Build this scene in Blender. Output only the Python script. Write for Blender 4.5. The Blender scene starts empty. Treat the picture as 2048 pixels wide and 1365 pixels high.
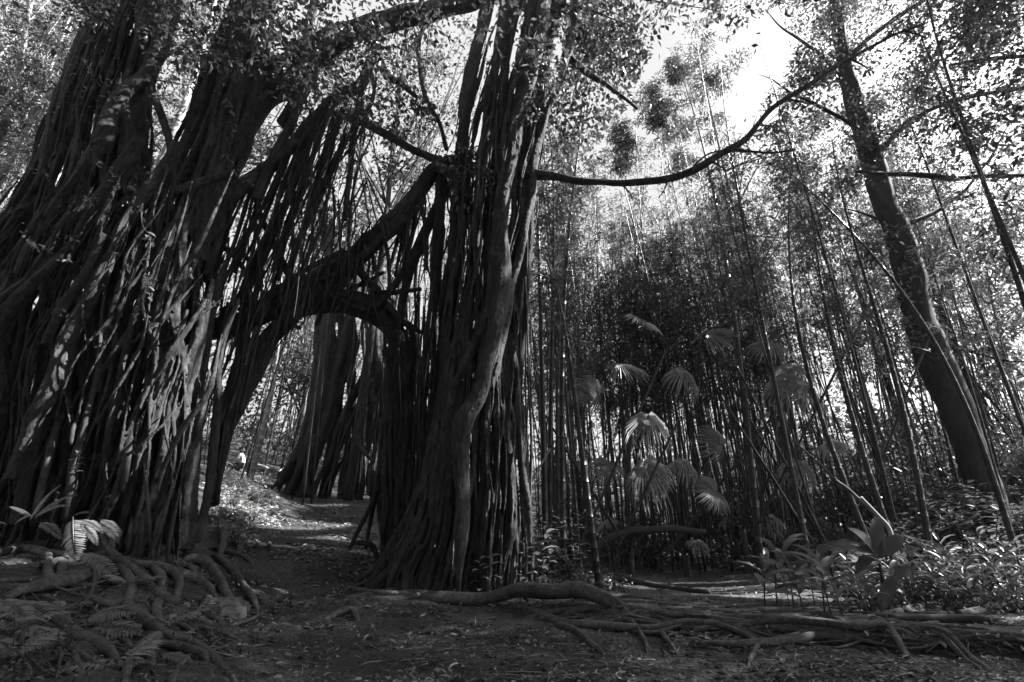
import bpy, math, random
import numpy as np
from mathutils import Vector, Matrix, Quaternion, noise

random.seed(11)
rng = np.random.default_rng(11)
S = bpy.context.scene
COL = S.collection
R = math.radians

# ------------------------------------------------------------------ camera maths
CAMZ, PITCH, FPX = 1.0, R(22.0), 930.0
CP, SP = math.cos(PITCH), math.sin(PITCH)

def ray(px, py):
    u = (px - 1024) / FPX; v = (682.5 - py) / FPX
    return np.array([u, CP - v * SP, SP + v * CP])

def P(px, py, Y):
    d = ray(px, py); t = Y / d[1]
    return np.array([d[0] * t, Y, CAMZ + d[2] * t])

def depth(p):
    return max(0.5, p[1] * CP + (p[2] - CAMZ) * SP)

def PXM(r, p):                      # r pixels of the photograph, in metres at point p
    return r * depth(p) / FPX

# ------------------------------------------------------------------ terrain
ctrl = [P(*a) for a in [
    (0,1365,2.7),(250,1365,2.8),(430,1365,3.1),(520,1365,3.35),(1024,1365,3.6),(1500,1365,3.6),(2048,1365,3.6),
    (550,1290,4.7),(1024,1290,4.7),(430,1290,4.2),(250,1290,3.8),(100,1290,3.4),(0,1290,3.2),
    (0,1200,4.2),(150,1200,4.5),(300,1200,4.9),(420,1200,5.4),(490,1235,5.5),(560,1200,6.6),(700,1200,6.8),
    (0,1110,6.0),(150,1100,6.3),(300,1110,6.6),(400,1120,6.8),(450,1150,7.0),(505,1130,7.8),(560,1130,8.0),(660,1100,9.0),(700,1180,7.6),
    (800,1160,8.2),(920,1180,8.0),(1050,1170,8.4),(600,1060,10.5),(700,1060,10.8),(640,1020,13),(600,995,15.5),(700,1000,15),
    (430,1000,10.5),(430,940,13),(500,960,13.5),(545,992,14),(490,1045,10.5),(470,945,17.3),(555,955,20),
    (1300,1180,9.5),(1500,1180,9.5),(1400,1160,12),(1700,1190,8.6),(2000,1200,8),(1400,1230,6.4),(1700,1252,6),(1800,1300,4.8),(1300,1290,4.7),
    (1985,1045,12),(1750,1100,12),(1600,1120,14),(1300,1120,16)]]
ctrl += [np.array(a, float) for a in [(-10,8,1.7),(-14,20,4.2),(-6,26,4.2),(-10,2,1.0),(-4.5,0,.5),(20,20,4),(12,26,4.2),(0,30,2.6),(1,20,1.0),
    (0,60,9),(-40,60,14),(40,60,12),(60,0,6),(-60,0,8),(0,-30,-.5),(0,0,0.0),(5,0,.05),(12,6,.8)]]
ctrl = np.array(ctrl)
def _tps(r2):
    return r2 * np.log(np.maximum(r2, 1e-9)) * .5
_n = len(ctrl)
_K = _tps(((ctrl[:, None, :2] - ctrl[None, :, :2]) ** 2).sum(-1)) + np.eye(_n) * .05
_Q = np.hstack([np.ones((_n, 1)), ctrl[:, :2]])
_A = np.block([[_K, _Q], [_Q.T, np.zeros((3, 3))]])
_w = np.linalg.solve(_A, np.concatenate([ctrl[:, 2], np.zeros(3)]))

def H(x, y):
    x = np.atleast_1d(np.asarray(x, float)); y = np.atleast_1d(np.asarray(y, float))
    r = np.hypot(x, y); k = np.where(r > 60, 60 / np.maximum(r, 1e-6), 1.0)
    xx, yy = x * k, y * k
    out = np.empty(len(x))
    for i in range(0, len(x), 20000):
        a, b = xx[i:i+20000], yy[i:i+20000]
        r2 = (a[:, None] - ctrl[None, :, 0]) ** 2 + (b[:, None] - ctrl[None, :, 1]) ** 2
        out[i:i+20000] = _tps(r2) @ _w[:_n] + _w[_n] + _w[_n+1] * a + _w[_n+2] * b
    s = y - np.interp(x, [-.2, .16, 1.5, 2.9, 3.6, 4.6, 7], [6.6, 6.3, 5.4, 5.0, 4.7, 4.1, 3.4])     # the low step the roots hold up
    k = lambda a, b, v: (lambda t: t * t * (3 - 2 * t))(np.clip((v - a) / (b - a), 0, 1))
    return out + .15 * k(-.14, .08, s) * np.exp(-np.maximum(s, 0) / 1.4) * k(-.4, .7, x)

def h1(x, y): return float(H(x, y)[0])

def G(px, py, tmax=40):             # where the photograph's pixel meets the ground
    d = ray(px, py); t = np.arange(1.8, tmax, .04)
    z = CAMZ + d[2] * t - H(d[0] * t, d[1] * t)
    k = np.argmax(z < 0)
    if not (z < 0).any(): k = len(t) - 1
    return np.array([d[0] * t[k], d[1] * t[k], h1(d[0] * t[k], d[1] * t[k])])

# ------------------------------------------------------------------ mesh helpers
class MB:
    def __init__(s): s.v = []; s.f = {3: [], 4: []}; s.n = 0
    def add(s, v, f):
        v = np.asarray(v, np.float32).reshape(-1, 3); f = np.asarray(f, np.int64)
        s.v.append(v); s.f[f.shape[1]].append(f + s.n); s.n += len(v)
    def addm(s, v, fs):
        v = np.asarray(v, np.float32).reshape(-1, 3); s.v.append(v)
        for f in fs:
            f = np.asarray(f, np.int64)
            if len(f): s.f[f.shape[1]].append(f + s.n)
        s.n += len(v)
    def mesh(s, name, mat, smooth=True):
        me = bpy.data.meshes.new(name)
        if s.n:
            v = np.concatenate(s.v); me.vertices.add(len(v)); me.vertices.foreach_set('co', v.ravel())
            li, ls, o = [], [], 0
            for k in (3, 4):
                if s.f[k]:
                    f = np.concatenate(s.f[k]); li.append(f.ravel())
                    ls.append(o + np.arange(len(f)) * k); o += f.size
            li = np.concatenate(li).astype(np.int32); ls = np.concatenate(ls).astype(np.int32)
            me.loops.add(len(li)); me.loops.foreach_set('vertex_index', li)
            me.polygons.add(len(ls)); me.polygons.foreach_set('loop_start', ls)
            me.update(calc_edges=True); me.validate()
            me.polygons.foreach_set('use_smooth', np.full(len(me.polygons), smooth))
        if mat: me.materials.append(mat)
        return me
    def build(s, name, mat, parent=None, smooth=True, label=None):
        return link(name, s.mesh(name, mat, smooth), parent, label)

def link(name, me, parent=None, label=None):
    o = bpy.data.objects.new(name, me); COL.objects.link(o)
    if parent is not None:
        o.parent = parent
        o.matrix_parent_inverse = parent_inv(parent)
    if label: o['label'] = label
    return o

def parent_inv(p):
    if p.parent is not None: return Matrix.Identity(4)
    return (Matrix.Translation(p.location) @ p.rotation_euler.to_matrix().to_4x4() @ Matrix.Diagonal((*p.scale, 1))).inverted()

def tag(o, label, cat, group=None):
    o['label'] = label; o['category'] = cat
    if group: o['group'] = group
    return o

def thing(name, label, cat, loc=(0, 0, 0), group=None):
    o = bpy.data.objects.new(name, None); COL.objects.link(o)
    o.location = Vector(loc); o.empty_display_size = .2
    return tag(o, label, cat, group)

def unit(a):
    a = np.asarray(a, float); return a / np.maximum(np.linalg.norm(a, axis=-1, keepdims=True), 1e-9)

def crom(pts, rad, step):
    pts = np.asarray(pts, float); rad = np.asarray(rad, float)
    if len(pts) == 2:
        n = max(2, int(np.linalg.norm(pts[1] - pts[0]) / step) + 1)
        t = np.linspace(0, 1, n)[:, None]; return pts[0] + (pts[1] - pts[0]) * t, rad[0] + (rad[1] - rad[0]) * t[:, 0]
    q = np.vstack([2 * pts[0] - pts[1], pts, 2 * pts[-1] - pts[-2]])
    o, r = [], []
    for i in range(len(pts) - 1):
        n = max(2, int(np.linalg.norm(pts[i+1] - pts[i]) / step) + 1)
        t = np.linspace(0, 1, n, endpoint=False)[:, None]
        a, b, c, d = q[i], q[i+1], q[i+2], q[i+3]
        o.append(.5 * (2*b + (c-a)*t + (2*a-5*b+4*c-d)*t*t + (3*b-a-3*c+d)*t**3)); r.append(rad[i] + (rad[i+1] - rad[i]) * t[:, 0])
    o.append(pts[-1:]); r.append(rad[-1:])
    return np.vstack(o), np.concatenate(r)

def frames(p):
    n = len(p); tg = unit(np.gradient(p, axis=0)); u = np.zeros((n, 3))
    a = np.array([1., 0, 0]) if abs(tg[0][0]) < .8 else np.array([0, 1., 0])
    u[0] = unit(a - tg[0] * (a @ tg[0]))
    for i in range(1, n):
        w = u[i-1] - tg[i] * (u[i-1] @ tg[i]); u[i] = w / max(np.linalg.norm(w), 1e-9)
    return tg, u, np.cross(tg, u)

def tube(mb, pts, rad, sides=8, step=.1, rough=.1, wob=0., flat=1.0):
    p, r = crom(pts, rad, step); n = len(p)
    if wob:
        s = np.arange(n) * step; f = rng.uniform(.8, 1.8, 3); ph = rng.uniform(0, 6.3, 3)
        p = p + wob * np.stack([np.sin(s * f[k] * 2 + ph[k]) for k in range(3)], 1) * np.array([1, 1, .3])
    tg, u, w = frames(p)
    a = np.linspace(0, 2 * np.pi, sides, endpoint=False)
    s = np.arange(n)[:, None] * step; ph = rng.uniform(0, 6.3, 4)
    rr = r[:, None] * (1 + rough * (np.sin(2*a[None] + ph[0] + s*1.7) * .6 + np.sin(3*a[None] + ph[1] - s*3.1) * .5 + np.sin(s*6 + ph[2] + a[None]) * .35))
    v = p[:, None] + u[:, None] * (np.cos(a)[None] * rr)[..., None] + w[:, None] * (np.sin(a)[None] * rr * flat)[..., None]
    v = v.reshape(-1, 3); i = np.arange(n - 1)[:, None] * sides; j = np.arange(sides)[None]; k = (j + 1) % sides
    f = np.stack([i + j, i + k, i + sides + k, i + sides + j], -1).reshape(-1, 4)
    caps = np.vstack([[[0, k + 1, k] for k in range(1, sides - 1)], [[(n-1)*sides, (n-1)*sides + k, (n-1)*sides + k + 1] for k in range(1, sides - 1)]])
    mb.addm(v, [f, caps])

TQ = (np.array([(0,0,0),(.45,.5,.06),(1,0,-.12),(.45,-.5,.06)], float), [[[0,1,2],[0,2,3]]])
TL = (np.array([(0,0,0),(.35,0,-.03),(.7,0,-.07),(1,0,-.2),(.22,.40,.07),(.62,.38,.0),(.22,-.40,.07),(.62,-.38,.0)], float),
      [[[0,1,4],[2,3,5],[0,6,1],[2,7,3]], [[1,2,5,4],[1,6,7,2]]])

def leaves(mb, c, d, n, L, W, T=TQ):
    c = np.asarray(c, float); d = unit(d); N = len(c)
    n = np.asarray(n, float); n = unit(n - d * (n * d).sum(-1, keepdims=True)); sd = np.cross(n, d)
    t, fs = T; k = len(t); L = np.broadcast_to(L, (N,)); W = np.broadcast_to(W, (N,))
    v = c[:, None] + d[:, None] * (t[None, :, 0] * L[:, None])[..., None] + sd[:, None] * (t[None, :, 1] * W[:, None])[..., None] + n[:, None] * (t[None, :, 2] * L[:, None])[..., None]
    off = (np.arange(N) * k)[:, None, None]
    mb.addm(v.reshape(-1, 3), [(off + np.array(f)[None]).reshape(-1, len(f[0])) for f in fs])

# ------------------------------------------------------------------ the sun and the gaps in the leaves it shines through
SUN = unit(np.array([.74, .13, .68]))
SHAFTS = []
def shaft(p, r): SHAFTS.append((np.asarray(p, float), r))

def open_to_sun(p):
    keep = np.ones(len(p), bool)
    for T, r in SHAFTS:
        q = p - T; al = q @ SUN; pe = np.linalg.norm(q - al[:, None] * SUN, axis=1)
        keep &= ~((pe < r * (0.75 + .5 * rng.random(len(p)))) & (al > 1.0))
    return keep

OPEN = np.array([(1335,70),(1420,45),(1480,62),(1555,10),(1590,110),(1548,180),(1560,235),(1485,275),(1440,225),(1350,235),(1300,285),(1240,300),(1180,300),(1200,280),(1240,230),(1285,140),(1300,95)], float)
def proj(p):
    p = np.atleast_2d(p); q = p - [0, 0, CAMZ]; z = np.maximum(q[:, 1] * CP + q[:, 2] * SP, .01)
    return 1024 + FPX * q[:, 0] / z, 682.5 - FPX * (-q[:, 1] * SP + q[:, 2] * CP) / z
def clear_sky(p):                   # the hole in the canopy where the sky shows
    x, y = proj(p); ins = np.zeros(len(x), bool); n = len(OPEN)
    for i in range(n):
        (x1, y1), (x2, y2) = OPEN[i], OPEN[(i + 1) % n]
        c = ((y1 > y) != (y2 > y)) & (x < (x2 - x1) * (y - y1) / ((y2 - y1) or 1e-9) + x1); ins ^= c
    return ins

def axis_hits_shaft(b, d, z0, z1, pad):
    t = np.linspace(z0, z1, 14); p = b + np.outer(t, d)
    for T, r in SHAFTS:
        q = p - T; al = q @ SUN; pe = np.linalg.norm(q - al[:, None] * SUN, axis=1)
        if ((pe < r + pad) & (al > .5)).any(): return True
    return False

def cluster_leaves(mb, centers, rad, n_each, L=(.08, .15), ratio=.45, T=TQ, carve=True, droop=.3, squash=.7, near=0):
    centers = np.asarray(centers, float); rad = np.broadcast_to(rad, (len(centers),))
    cnt = np.maximum(3, (n_each * rng.gamma(2.2, .45, len(centers))).astype(int)); sc = rng.uniform(.75, 1.35, len(centers)); rad = rad * np.clip(rng.normal(1, .3, len(centers)), .5, 1.7)
    c = np.repeat(centers, cnt, 0); rr = np.repeat(rad, cnt); sc = np.repeat(sc, cnt)
    off = rng.normal(0, .55, c.shape) * rr[:, None]; off[:, 2] *= squash
    p = c + off
    d = unit(off) * .6 + rng.normal(0, .6, c.shape); d[:, 2] -= droop
    n = rng.normal(0, .55, c.shape); n[:, 2] += .9
    if carve and SHAFTS:
        x_, y_ = proj(p); k = ~((np.linalg.norm(p, axis=1) < near) & (p[:, 1] > -.5) & (x_ > -60) & (x_ < 2110) & (y_ > -60) & (y_ < 1430)) & open_to_sun(p) & ~(clear_sky(p) & (rng.random(len(p)) < .985)); p, d, n = p[k], d[k], n[k]
    sc = sc[k] if carve and SHAFTS else sc
    l = rng.uniform(L[0], L[1], len(p)) * sc
    leaves(mb, p, d, n, l, l * ratio * rng.uniform(.8, 1.2, len(p)), T)

# ------------------------------------------------------------------ materials (all neutral: the photograph is black and white)
def newmat(name):
    m = bpy.data.materials.new(name); m.use_nodes = True; nt = m.node_tree; nt.nodes.clear()
    out = nt.nodes.new('ShaderNodeOutputMaterial'); return m, nt, out

def nd(nt, t, **kw):
    n = nt.nodes.new(t)
    for k, v in kw.items():
        if k in n.inputs: n.inputs[k].default_value = v
        else: setattr(n, k, v)
    return n

def grey(v): return (v, v, v, 1)

def ramp(nt, fac, stops):
    r = nt.nodes.new('ShaderNodeValToRGB'); e = r.color_ramp.elements
    e[0].position, e[0].color = stops[0][0], grey(stops[0][1]); e[1].position, e[1].color = stops[-1][0], grey(stops[-1][1])
    for p, c in stops[1:-1]:
        x = e.new(p); x.color = grey(c)
    nt.links.new(fac, r.inputs['Fac']); return r.outputs['Color']

def mapped(nt, scale, coord='Object'):
    tc = nt.nodes.new('ShaderNodeTexCoord'); mp = nt.nodes.new('ShaderNodeMapping'); mp.inputs['Scale'].default_value = scale
    nt.links.new(tc.outputs[coord], mp.inputs['Vector']); return mp.outputs['Vector']

def bark_mat(name, lo, hi, rough=.85, bump=.5, stretch=.28, fine=26, lichen=.0):
    m, nt, out = newmat(name)
    a = nd(nt, 'ShaderNodeTexNoise', Scale=fine, Detail=8.0, Roughness=.72); nt.links.new(mapped(nt, (1, 1, stretch)), a.inputs['Vector'])
    b = nd(nt, 'ShaderNodeTexNoise', Scale=4.5, Detail=6.0, Roughness=.7); nt.links.new(mapped(nt, (1, 1, .6)), b.inputs['Vector'])
    g = nd(nt, 'ShaderNodeTexNoise', Scale=130.0, Detail=3.0, Roughness=.7); nt.links.new(mapped(nt, (1, 1, .5)), g.inputs['Vector'])
    c1 = ramp(nt, a.outputs['Fac'], [(.3, lo), (.5, (lo + hi) / 2.2), (.72, hi)])
    c2 = ramp(nt, b.outputs['Fac'], [(.3, .6), (.5, .95), (.66, 1.3 + lichen)])
    c3 = ramp(nt, g.outputs['Fac'], [(.3, .6), (.5, 1.0), (.7, 1.5)])
    mx = nd(nt, 'ShaderNodeMix', data_type='RGBA', blend_type='MULTIPLY'); mx.inputs['Factor'].default_value = 1
    nt.links.new(c1, mx.inputs['A']); nt.links.new(c2, mx.inputs['B'])
    m2 = nd(nt, 'ShaderNodeMix', data_type='RGBA', blend_type='MULTIPLY'); m2.inputs['Factor'].default_value = 1
    nt.links.new(mx.outputs['Result'], m2.inputs['A']); nt.links.new(c3, m2.inputs['B'])
    p = nd(nt, 'ShaderNodeBsdfPrincipled', Roughness=rough); p.inputs['Specular IOR Level'].default_value = .3
    nt.links.new(m2.outputs['Result'], p.inputs['Base Color'])
    ad = nd(nt, 'ShaderNodeMath', operation='MULTIPLY_ADD'); nt.links.new(g.outputs['Fac'], ad.inputs[0]); ad.inputs[1].default_value = .45; nt.links.new(a.outputs['Fac'], ad.inputs[2])
    bp = nd(nt, 'ShaderNodeBump', Strength=bump, Distance=.03); nt.links.new(ad.outputs[0], bp.inputs['Height'])
    nt.links.new(bp.outputs['Normal'], p.inputs['Normal']); nt.links.new(p.outputs[0], out.inputs[0]); return m

def leaf_mat(name, lo, hi, trans=.4, rough=.42, scale=3.0, spec=.5):
    m, nt, out = newmat(name)
    a = nd(nt, 'ShaderNodeTexNoise', Scale=scale, Detail=3.0); nt.links.new(mapped(nt, (1, 1, 1)), a.inputs['Vector'])
    b = nd(nt, 'ShaderNodeTexWhiteNoise'); oi = nd(nt, 'ShaderNodeNewGeometry'); nt.links.new(oi.outputs['Random Per Island'], b.inputs['Vector'])
    ad = nd(nt, 'ShaderNodeMath', operation='MULTIPLY_ADD'); nt.links.new(oi.outputs['Random Per Island'], ad.inputs[0]); ad.inputs[1].default_value = .5
    nt.links.new(a.outputs['Fac'], ad.inputs[2])
    col = ramp(nt, ad.outputs[0], [(.4, lo), (1.05 if False else .98, hi)])
    p = nd(nt, 'ShaderNodeBsdfPrincipled', Roughness=rough); p.inputs['Specular IOR Level'].default_value = spec
    nt.links.new(col, p.inputs['Base Color'])
    t = nd(nt, 'ShaderNodeBsdfTranslucent'); nt.links.new(col, t.inputs['Color'])
    mx = nd(nt, 'ShaderNodeMixShader'); mx.inputs[0].default_value = trans
    nt.links.new(p.outputs[0], mx.inputs[1]); nt.links.new(t.outputs[0], mx.inputs[2]); nt.links.new(mx.outputs[0], out.inputs[0]); return m

def soil_mat():
    m, nt, out = newmat('forest soil')
    v = mapped(nt, (1, 1, 1))
    a = nd(nt, 'ShaderNodeTexNoise', Scale=1.1, Detail=6.0, Roughness=.62); b = nd(nt, 'ShaderNodeTexVoronoi', Scale=22.0); c = nd(nt, 'ShaderNodeTexNoise', Scale=55.0, Detail=5.0, Roughness=.7)
    for n in (a, b, c): nt.links.new(v, n.inputs['Vector'])
    c1 = ramp(nt, a.outputs['Fac'], [(.3, .028), (.5, .055), (.7, .11)])
    c2 = ramp(nt, c.outputs['Fac'], [(.3, .3), (.52, 1.0), (.72, 2.4)])
    c3 = ramp(nt, b.outputs['Color'], [(.0, .7), (1, 1.3)])
    mx = nd(nt, 'ShaderNodeMix', data_type='RGBA', blend_type='MULTIPLY'); mx.inputs['Factor'].default_value = 1; nt.links.new(c1, mx.inputs['A']); nt.links.new(c2, mx.inputs['B'])
    m2 = nd(nt, 'ShaderNodeMix', data_type='RGBA', blend_type='MULTIPLY'); m2.inputs['Factor'].default_value = 1; nt.links.new(mx.outputs['Result'], m2.inputs['A']); nt.links.new(c3, m2.inputs['B'])
    p = nd(nt, 'ShaderNodeBsdfPrincipled', Roughness=.8); p.inputs['Specular IOR Level'].default_value = .3; nt.links.new(m2.outputs['Result'], p.inputs['Base Color'])
    s = nd(nt, 'ShaderNodeMath', operation='MULTIPLY_ADD'); nt.links.new(b.outputs['Distance'], s.inputs[0]); s.inputs[1].default_value = -1.2; nt.links.new(c.outputs['Fac'], s.inputs[2])
    bp = nd(nt, 'ShaderNodeBump', Strength=1.0, Distance=.035); nt.links.new(s.outputs[0], bp.inputs['Height']); nt.links.new(bp.outputs['Normal'], p.inputs['Normal'])
    nt.links.new(p.outputs[0], out.inputs[0]); return m

def plain_mat(name, g, rough=.7, nscale=30., var=.3, bump=.2):
    m, nt, out = newmat(name)
    a = nd(nt, 'ShaderNodeTexNoise', Scale=nscale, Detail=4.0); nt.links.new(mapped(nt, (1, 1, 1)), a.inputs['Vector'])
    p = nd(nt, 'ShaderNodeBsdfPrincipled', Roughness=rough); nt.links.new(ramp(nt, a.outputs['Fac'], [(.3, g * (1 - var)), (.7, g * (1 + var))]), p.inputs['Base Color'])
    bp = nd(nt, 'ShaderNodeBump', Strength=bump, Distance=.01); nt.links.new(a.outputs['Fac'], bp.inputs['Height']); nt.links.new(bp.outputs['Normal'], p.inputs['Normal'])
    nt.links.new(p.outputs[0], out.inputs[0]); return m

M = dict(
    soil=soil_mat(),
    bark=bark_mat('fig bark', .012, .085, bump=1.0, lichen=.5),
    root=bark_mat('aerial root bark', .012, .075, bump=.6, stretch=.12, fine=34, lichen=.4),
    sroot=bark_mat('surface root bark', .035, .17, bump=.9, stretch=1., fine=20),
    gbark=bark_mat('smooth trunk bark', .014, .05, bump=.4, stretch=.4, fine=14),
    culm=bark_mat('bamboo culm', .02, .05, rough=.28, bump=.08, stretch=.1, fine=9),
    culmp=bark_mat('pale bamboo culm', .2, .34, rough=.4, bump=.08, stretch=.1, fine=9, lichen=.3),
    bleaf=leaf_mat('bamboo leaf', .05, .16, .5),
    fleaf=leaf_mat('fig leaf', .04, .12, .35, rough=.35),
    tleaf=leaf_mat('tree leaf', .025, .115, .5),
    fern=leaf_mat('fern leaf', .11, .22, .3, rough=.5, scale=8),
    gleaf=leaf_mat('ginger leaf', .10, .2, .35, rough=.38, scale=8),
    palm=leaf_mat('palm leaf', .16, .36, .42, rough=.36, scale=5, spec=.6),
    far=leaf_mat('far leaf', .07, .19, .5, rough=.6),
    under=leaf_mat('understorey leaf', .03, .085, .35, rough=.4),
    litter=leaf_mat('dry leaf', .05, .24, .1, rough=.7, scale=20, spec=.3),
    palelitter=leaf_mat('sun brightened dry leaf', .36, .64, .2, rough=.7, scale=20, spec=.3),  # pale dry leaves, colour raised further to imitate sunlight on the bank
    stick=plain_mat('pale dead wood', .26, .75), dead=plain_mat('dark dead wood', .04, .85),
    clay=plain_mat('bare clay', .085, .9, 14, .55, .9),
    skin=plain_mat('skin', .32, .5, 60, .05, .02), shirt=plain_mat('pale shirt cloth', .62, .8, 40, .06, .1), trousers=plain_mat('dark trouser cloth', .05, .8), hair=plain_mat('dark hair', .03, .5),
)
# ------------------------------------------------------------------ where sunbeams get through
for (px, py, Y, r) in [(610,1052,None,.6),(560,1030,None,.45),(640,1000,None,.4),(590,1012,None,.35),(500,975,None,1.2),(470,940,None,1.1),(445,1000,None,.9),(530,1000,None,.7),(590,1085,None,.3),
                       (478,912,18,.6),(150,1070,5.5,.26),(290,880,6.3,.17),(160,900,6.0,.17),(90,930,5.95,.18),(505,1218,None,.12),
                       (1292,862,9.85,.6),(1410,985,10.3,.4),(1275,965,10.5,.35),(1070,1090,8.0,.5),
                       (1055,960,7.7,.25),(1560,1170,8.6,.6),(1600,1180,8.6,.5),(1690,1200,8.3,.55),(1740,1180,8.2,.3),(1900,1150,9,.5),(1210,1190,None,.2),(650,700,15.5,.5),(1020,700,7.6,.3),(1020,470,7.6,.3),
                       (1180,780,11.6,.4),(935,960,7.3,.15),(930,340,7.75,.4),(1075,140,7.6,.5),(1150,1090,8.8,.4),(955,790,7.45,.13),(1005,560,7.6,.17),(975,250,7.8,.2),(880,1060,7.5,.13),(905,480,8.1,.15),(1052,880,7.8,.2),(1045,1020,7.75,.2),(1050,1000,7.8,.2),(720,930,16,.4),(1625,1268,None,.13)]:
    shaft(G(px, py) if Y is None else P(px, py, Y), r)
for y_, xs_, r_ in [(1010,(590,630,672),.3),(1050,(515,555,600,640,685),.3),(1080,(495,540,600,655),.24),(1110,(560,610),.16),(1182,(492,520,555),.15),(960,(440,470,505),.6),(1020,(440,470,500),.5)]:
    for x_ in xs_: shaft(G(x_, y_), r_)
PATHSUN = [t for t, _ in SHAFTS[-23:-6]] + [t for t, _ in SHAFTS[:9]] + [P(1070,1090,8.0), P(1090,1060,8.2), P(1560,1170,8.6), P(1600,1180,8.6), P(1055,960,7.7)]

# ------------------------------------------------------------------ ground
def fbm(x, y, f, o=4, seed=0.):
    out = np.zeros(len(x)); a = 1.
    for k in range(o):
        ff = f * 2 ** k
        out += a * np.array([noise.noise((xx * ff + seed, yy * ff - seed, k * 7.3)) for xx, yy in zip(x, y)]); a *= .5
    return out

def make_ground():
    na, nr = 560, 330
    front = np.linspace(-58, 58, na - 60); back = np.linspace(58, 302, 62)[1:-1]
    ang = R(1) * np.concatenate([front, back]); na = len(ang)
    rad = np.concatenate([[.05, .6, 1.2, 1.7], 2.0 * (90 / 2.0) ** np.linspace(0, 1, nr - 8), [120, 170, 250, 400]])
    nr = len(rad)
    x = (rad[:, None] * np.sin(ang)[None]).ravel(); y = (rad[:, None] * np.cos(ang)[None]).ravel()
    z = H(x, y)
    near = np.hypot(x, y) < 26
    xn, yn = x[near], y[near]
    z[near] += .035 * fbm(xn, yn, .9, 3) + .012 * fbm(xn, yn, 6, 3, 3.)
    mid = (y > 1.5) & (np.hypot(x, y) < 12)
    xm, ym = x[mid], y[mid]
    c = np.array([noise.voronoi((a * 9, b * 9, 0))[0][0] for a, b in zip(xm, ym)])
    z[mid] += .016 * np.clip(.45 - c, -.1, .45) * (1 + np.clip(fbm(xm, ym, .8, 2, 9.), -1, 1))
    bk = (x < -1.2) & (y > 1.5) & (y < 7.5); z[bk] += .07 * fbm(x[bk], y[bk], 2.4, 3, 5.) * np.clip((-x[bk] - 1.2) / .6, 0, 1)
    far = np.hypot(x, y) > 26; z[far] += 1.2 * np.array([noise.noise((a * .06, b * .06, 3)) for a, b in zip(x[far], y[far])]) * np.minimum(1, (np.hypot(x, y)[far] - 26) / 10)
    mb = MB(); i = np.arange(nr - 1)[:, None] * na; j = np.arange(na)[None]; k = (j + 1) % na
    f = np.stack([i + j, i + na + j, i + na + k, i + k], -1).reshape(-1, 4)
    mb.add(np.stack([x, y, z], 1), f); mb.add(np.array([[0, 0, z[:na].mean()]]), np.zeros((0, 3)))
    o = mb.build('ground', M['soil']); o['kind'] = 'structure'; o['label'] = 'bare forest soil with a trodden path climbing through the arch'
make_ground()

def ground_pts(n, pxr, pyr):
    px = rng.uniform(*pxr, n); py = rng.uniform(*pyr, n)
    d = np.stack([(px - 1024) / FPX, CP - (682.5 - py) / FPX * SP, SP + (682.5 - py) / FPX * CP], 1)
    t = np.full(n, 2.); hit = np.zeros(n, bool)
    for tt in np.arange(1.9, 26, .06):
        m = ~hit; z = CAMZ + d[m, 2] * tt - H(d[m, 0] * tt, d[m, 1] * tt); idx = np.where(m)[0][z < 0]
        hit[idx] = True; t[idx] = tt
    p = d * t[:, None]; p[:, 2] = H(p[:, 0], p[:, 1]); return p[hit]

def litter(n, pxr, pyr, L, ratio, mb, lift=.012):
    p = ground_pts(n, pxr, pyr); p[:, 2] += lift + rng.uniform(0, .012, len(p))
    a = rng.uniform(0, 6.3, len(p)); d = np.stack([np.cos(a), np.sin(a), rng.normal(0, .12, len(p))], 1)
    nn = rng.normal(0, .25, p.shape); nn[:, 2] += 1
    kp = np.array([noise.noise((q[0] * 1.1, q[1] * 1.1, 5.)) + .45 * noise.noise((q[0] * 4, q[1] * 4, 1.)) for q in p]) + rng.normal(0, .18, len(p)) > -.1; p, d, nn = p[kp], d[kp], nn[kp]
    l = (L[0] + (L[1] - L[0]) * rng.random(len(p)) ** 1.7) * np.clip(np.hypot(p[:, 0], p[:, 1]) / 6, .8, 1.6)
    leaves(mb, p, d, nn, l, l * ratio * rng.uniform(.6, 1.4, len(p)), TL)
mb = MB()
litter(5200, (380, 2060), (1195, 1420), (.015, .085), .5, mb)
litter(900, (500, 2060), (1200, 1420), (.06, .13), .17, mb, .018)
litter(800, (400, 2060), (1195, 1420), (.05, .12), .4, mb, .02)
litter(1200, (1250, 2060), (1255, 1400), (.05, .14), .16, mb, .018)
litter(900, (-10, 520), (1100, 1420), (.03, .08), .4, mb)
litter(3200, (450, 800), (990, 1200), (.03, .09), .4, mb)
litter(1600, (1050, 2060), (1130, 1260), (.04, .12), .25, mb)
for g_ in ground_pts(170, (420, 2060), (1195, 1400)):
    a_ = rng.uniform(0, 6.3); l_ = rng.uniform(.06, .3); d_ = np.array([math.cos(a_), math.sin(a_), 0]) * l_; e_ = g_ + d_; e_[2] = h1(e_[0], e_[1])
    tube(mb, [g_ + [0, 0, .012], (g_ + e_) / 2 + [rng.normal(0, .01), rng.normal(0, .01), .018], e_ + [0, 0, .012]], [.004, .0035, .002], 4, .05, .1)
o = mb.build('leaf_litter', M['litter']); o['kind'] = 'stuff'; o['label'] = 'dry fallen leaves and chips strewn over the soil'
mb = MB(); litter(4200, (425, 556), (935, 1060), (.04, .1), .4, mb, .02); litter(420, (500, 720), (1000, 1110), (.03, .08), .35, mb)  # strewn where the sun falls, the brightness partly put into their colour
o = mb.build('sun_bright_litter', M['palelitter']); o['kind'] = 'stuff'; o['label'] = 'pale dry leaves on the bank and path behind the arch, brightened to imitate sunlight'
mb = MB()
p = np.vstack([ground_pts(4200, (380, 2060), (1195, 1420)), ground_pts(900, (450, 800), (990, 1200))])
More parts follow.
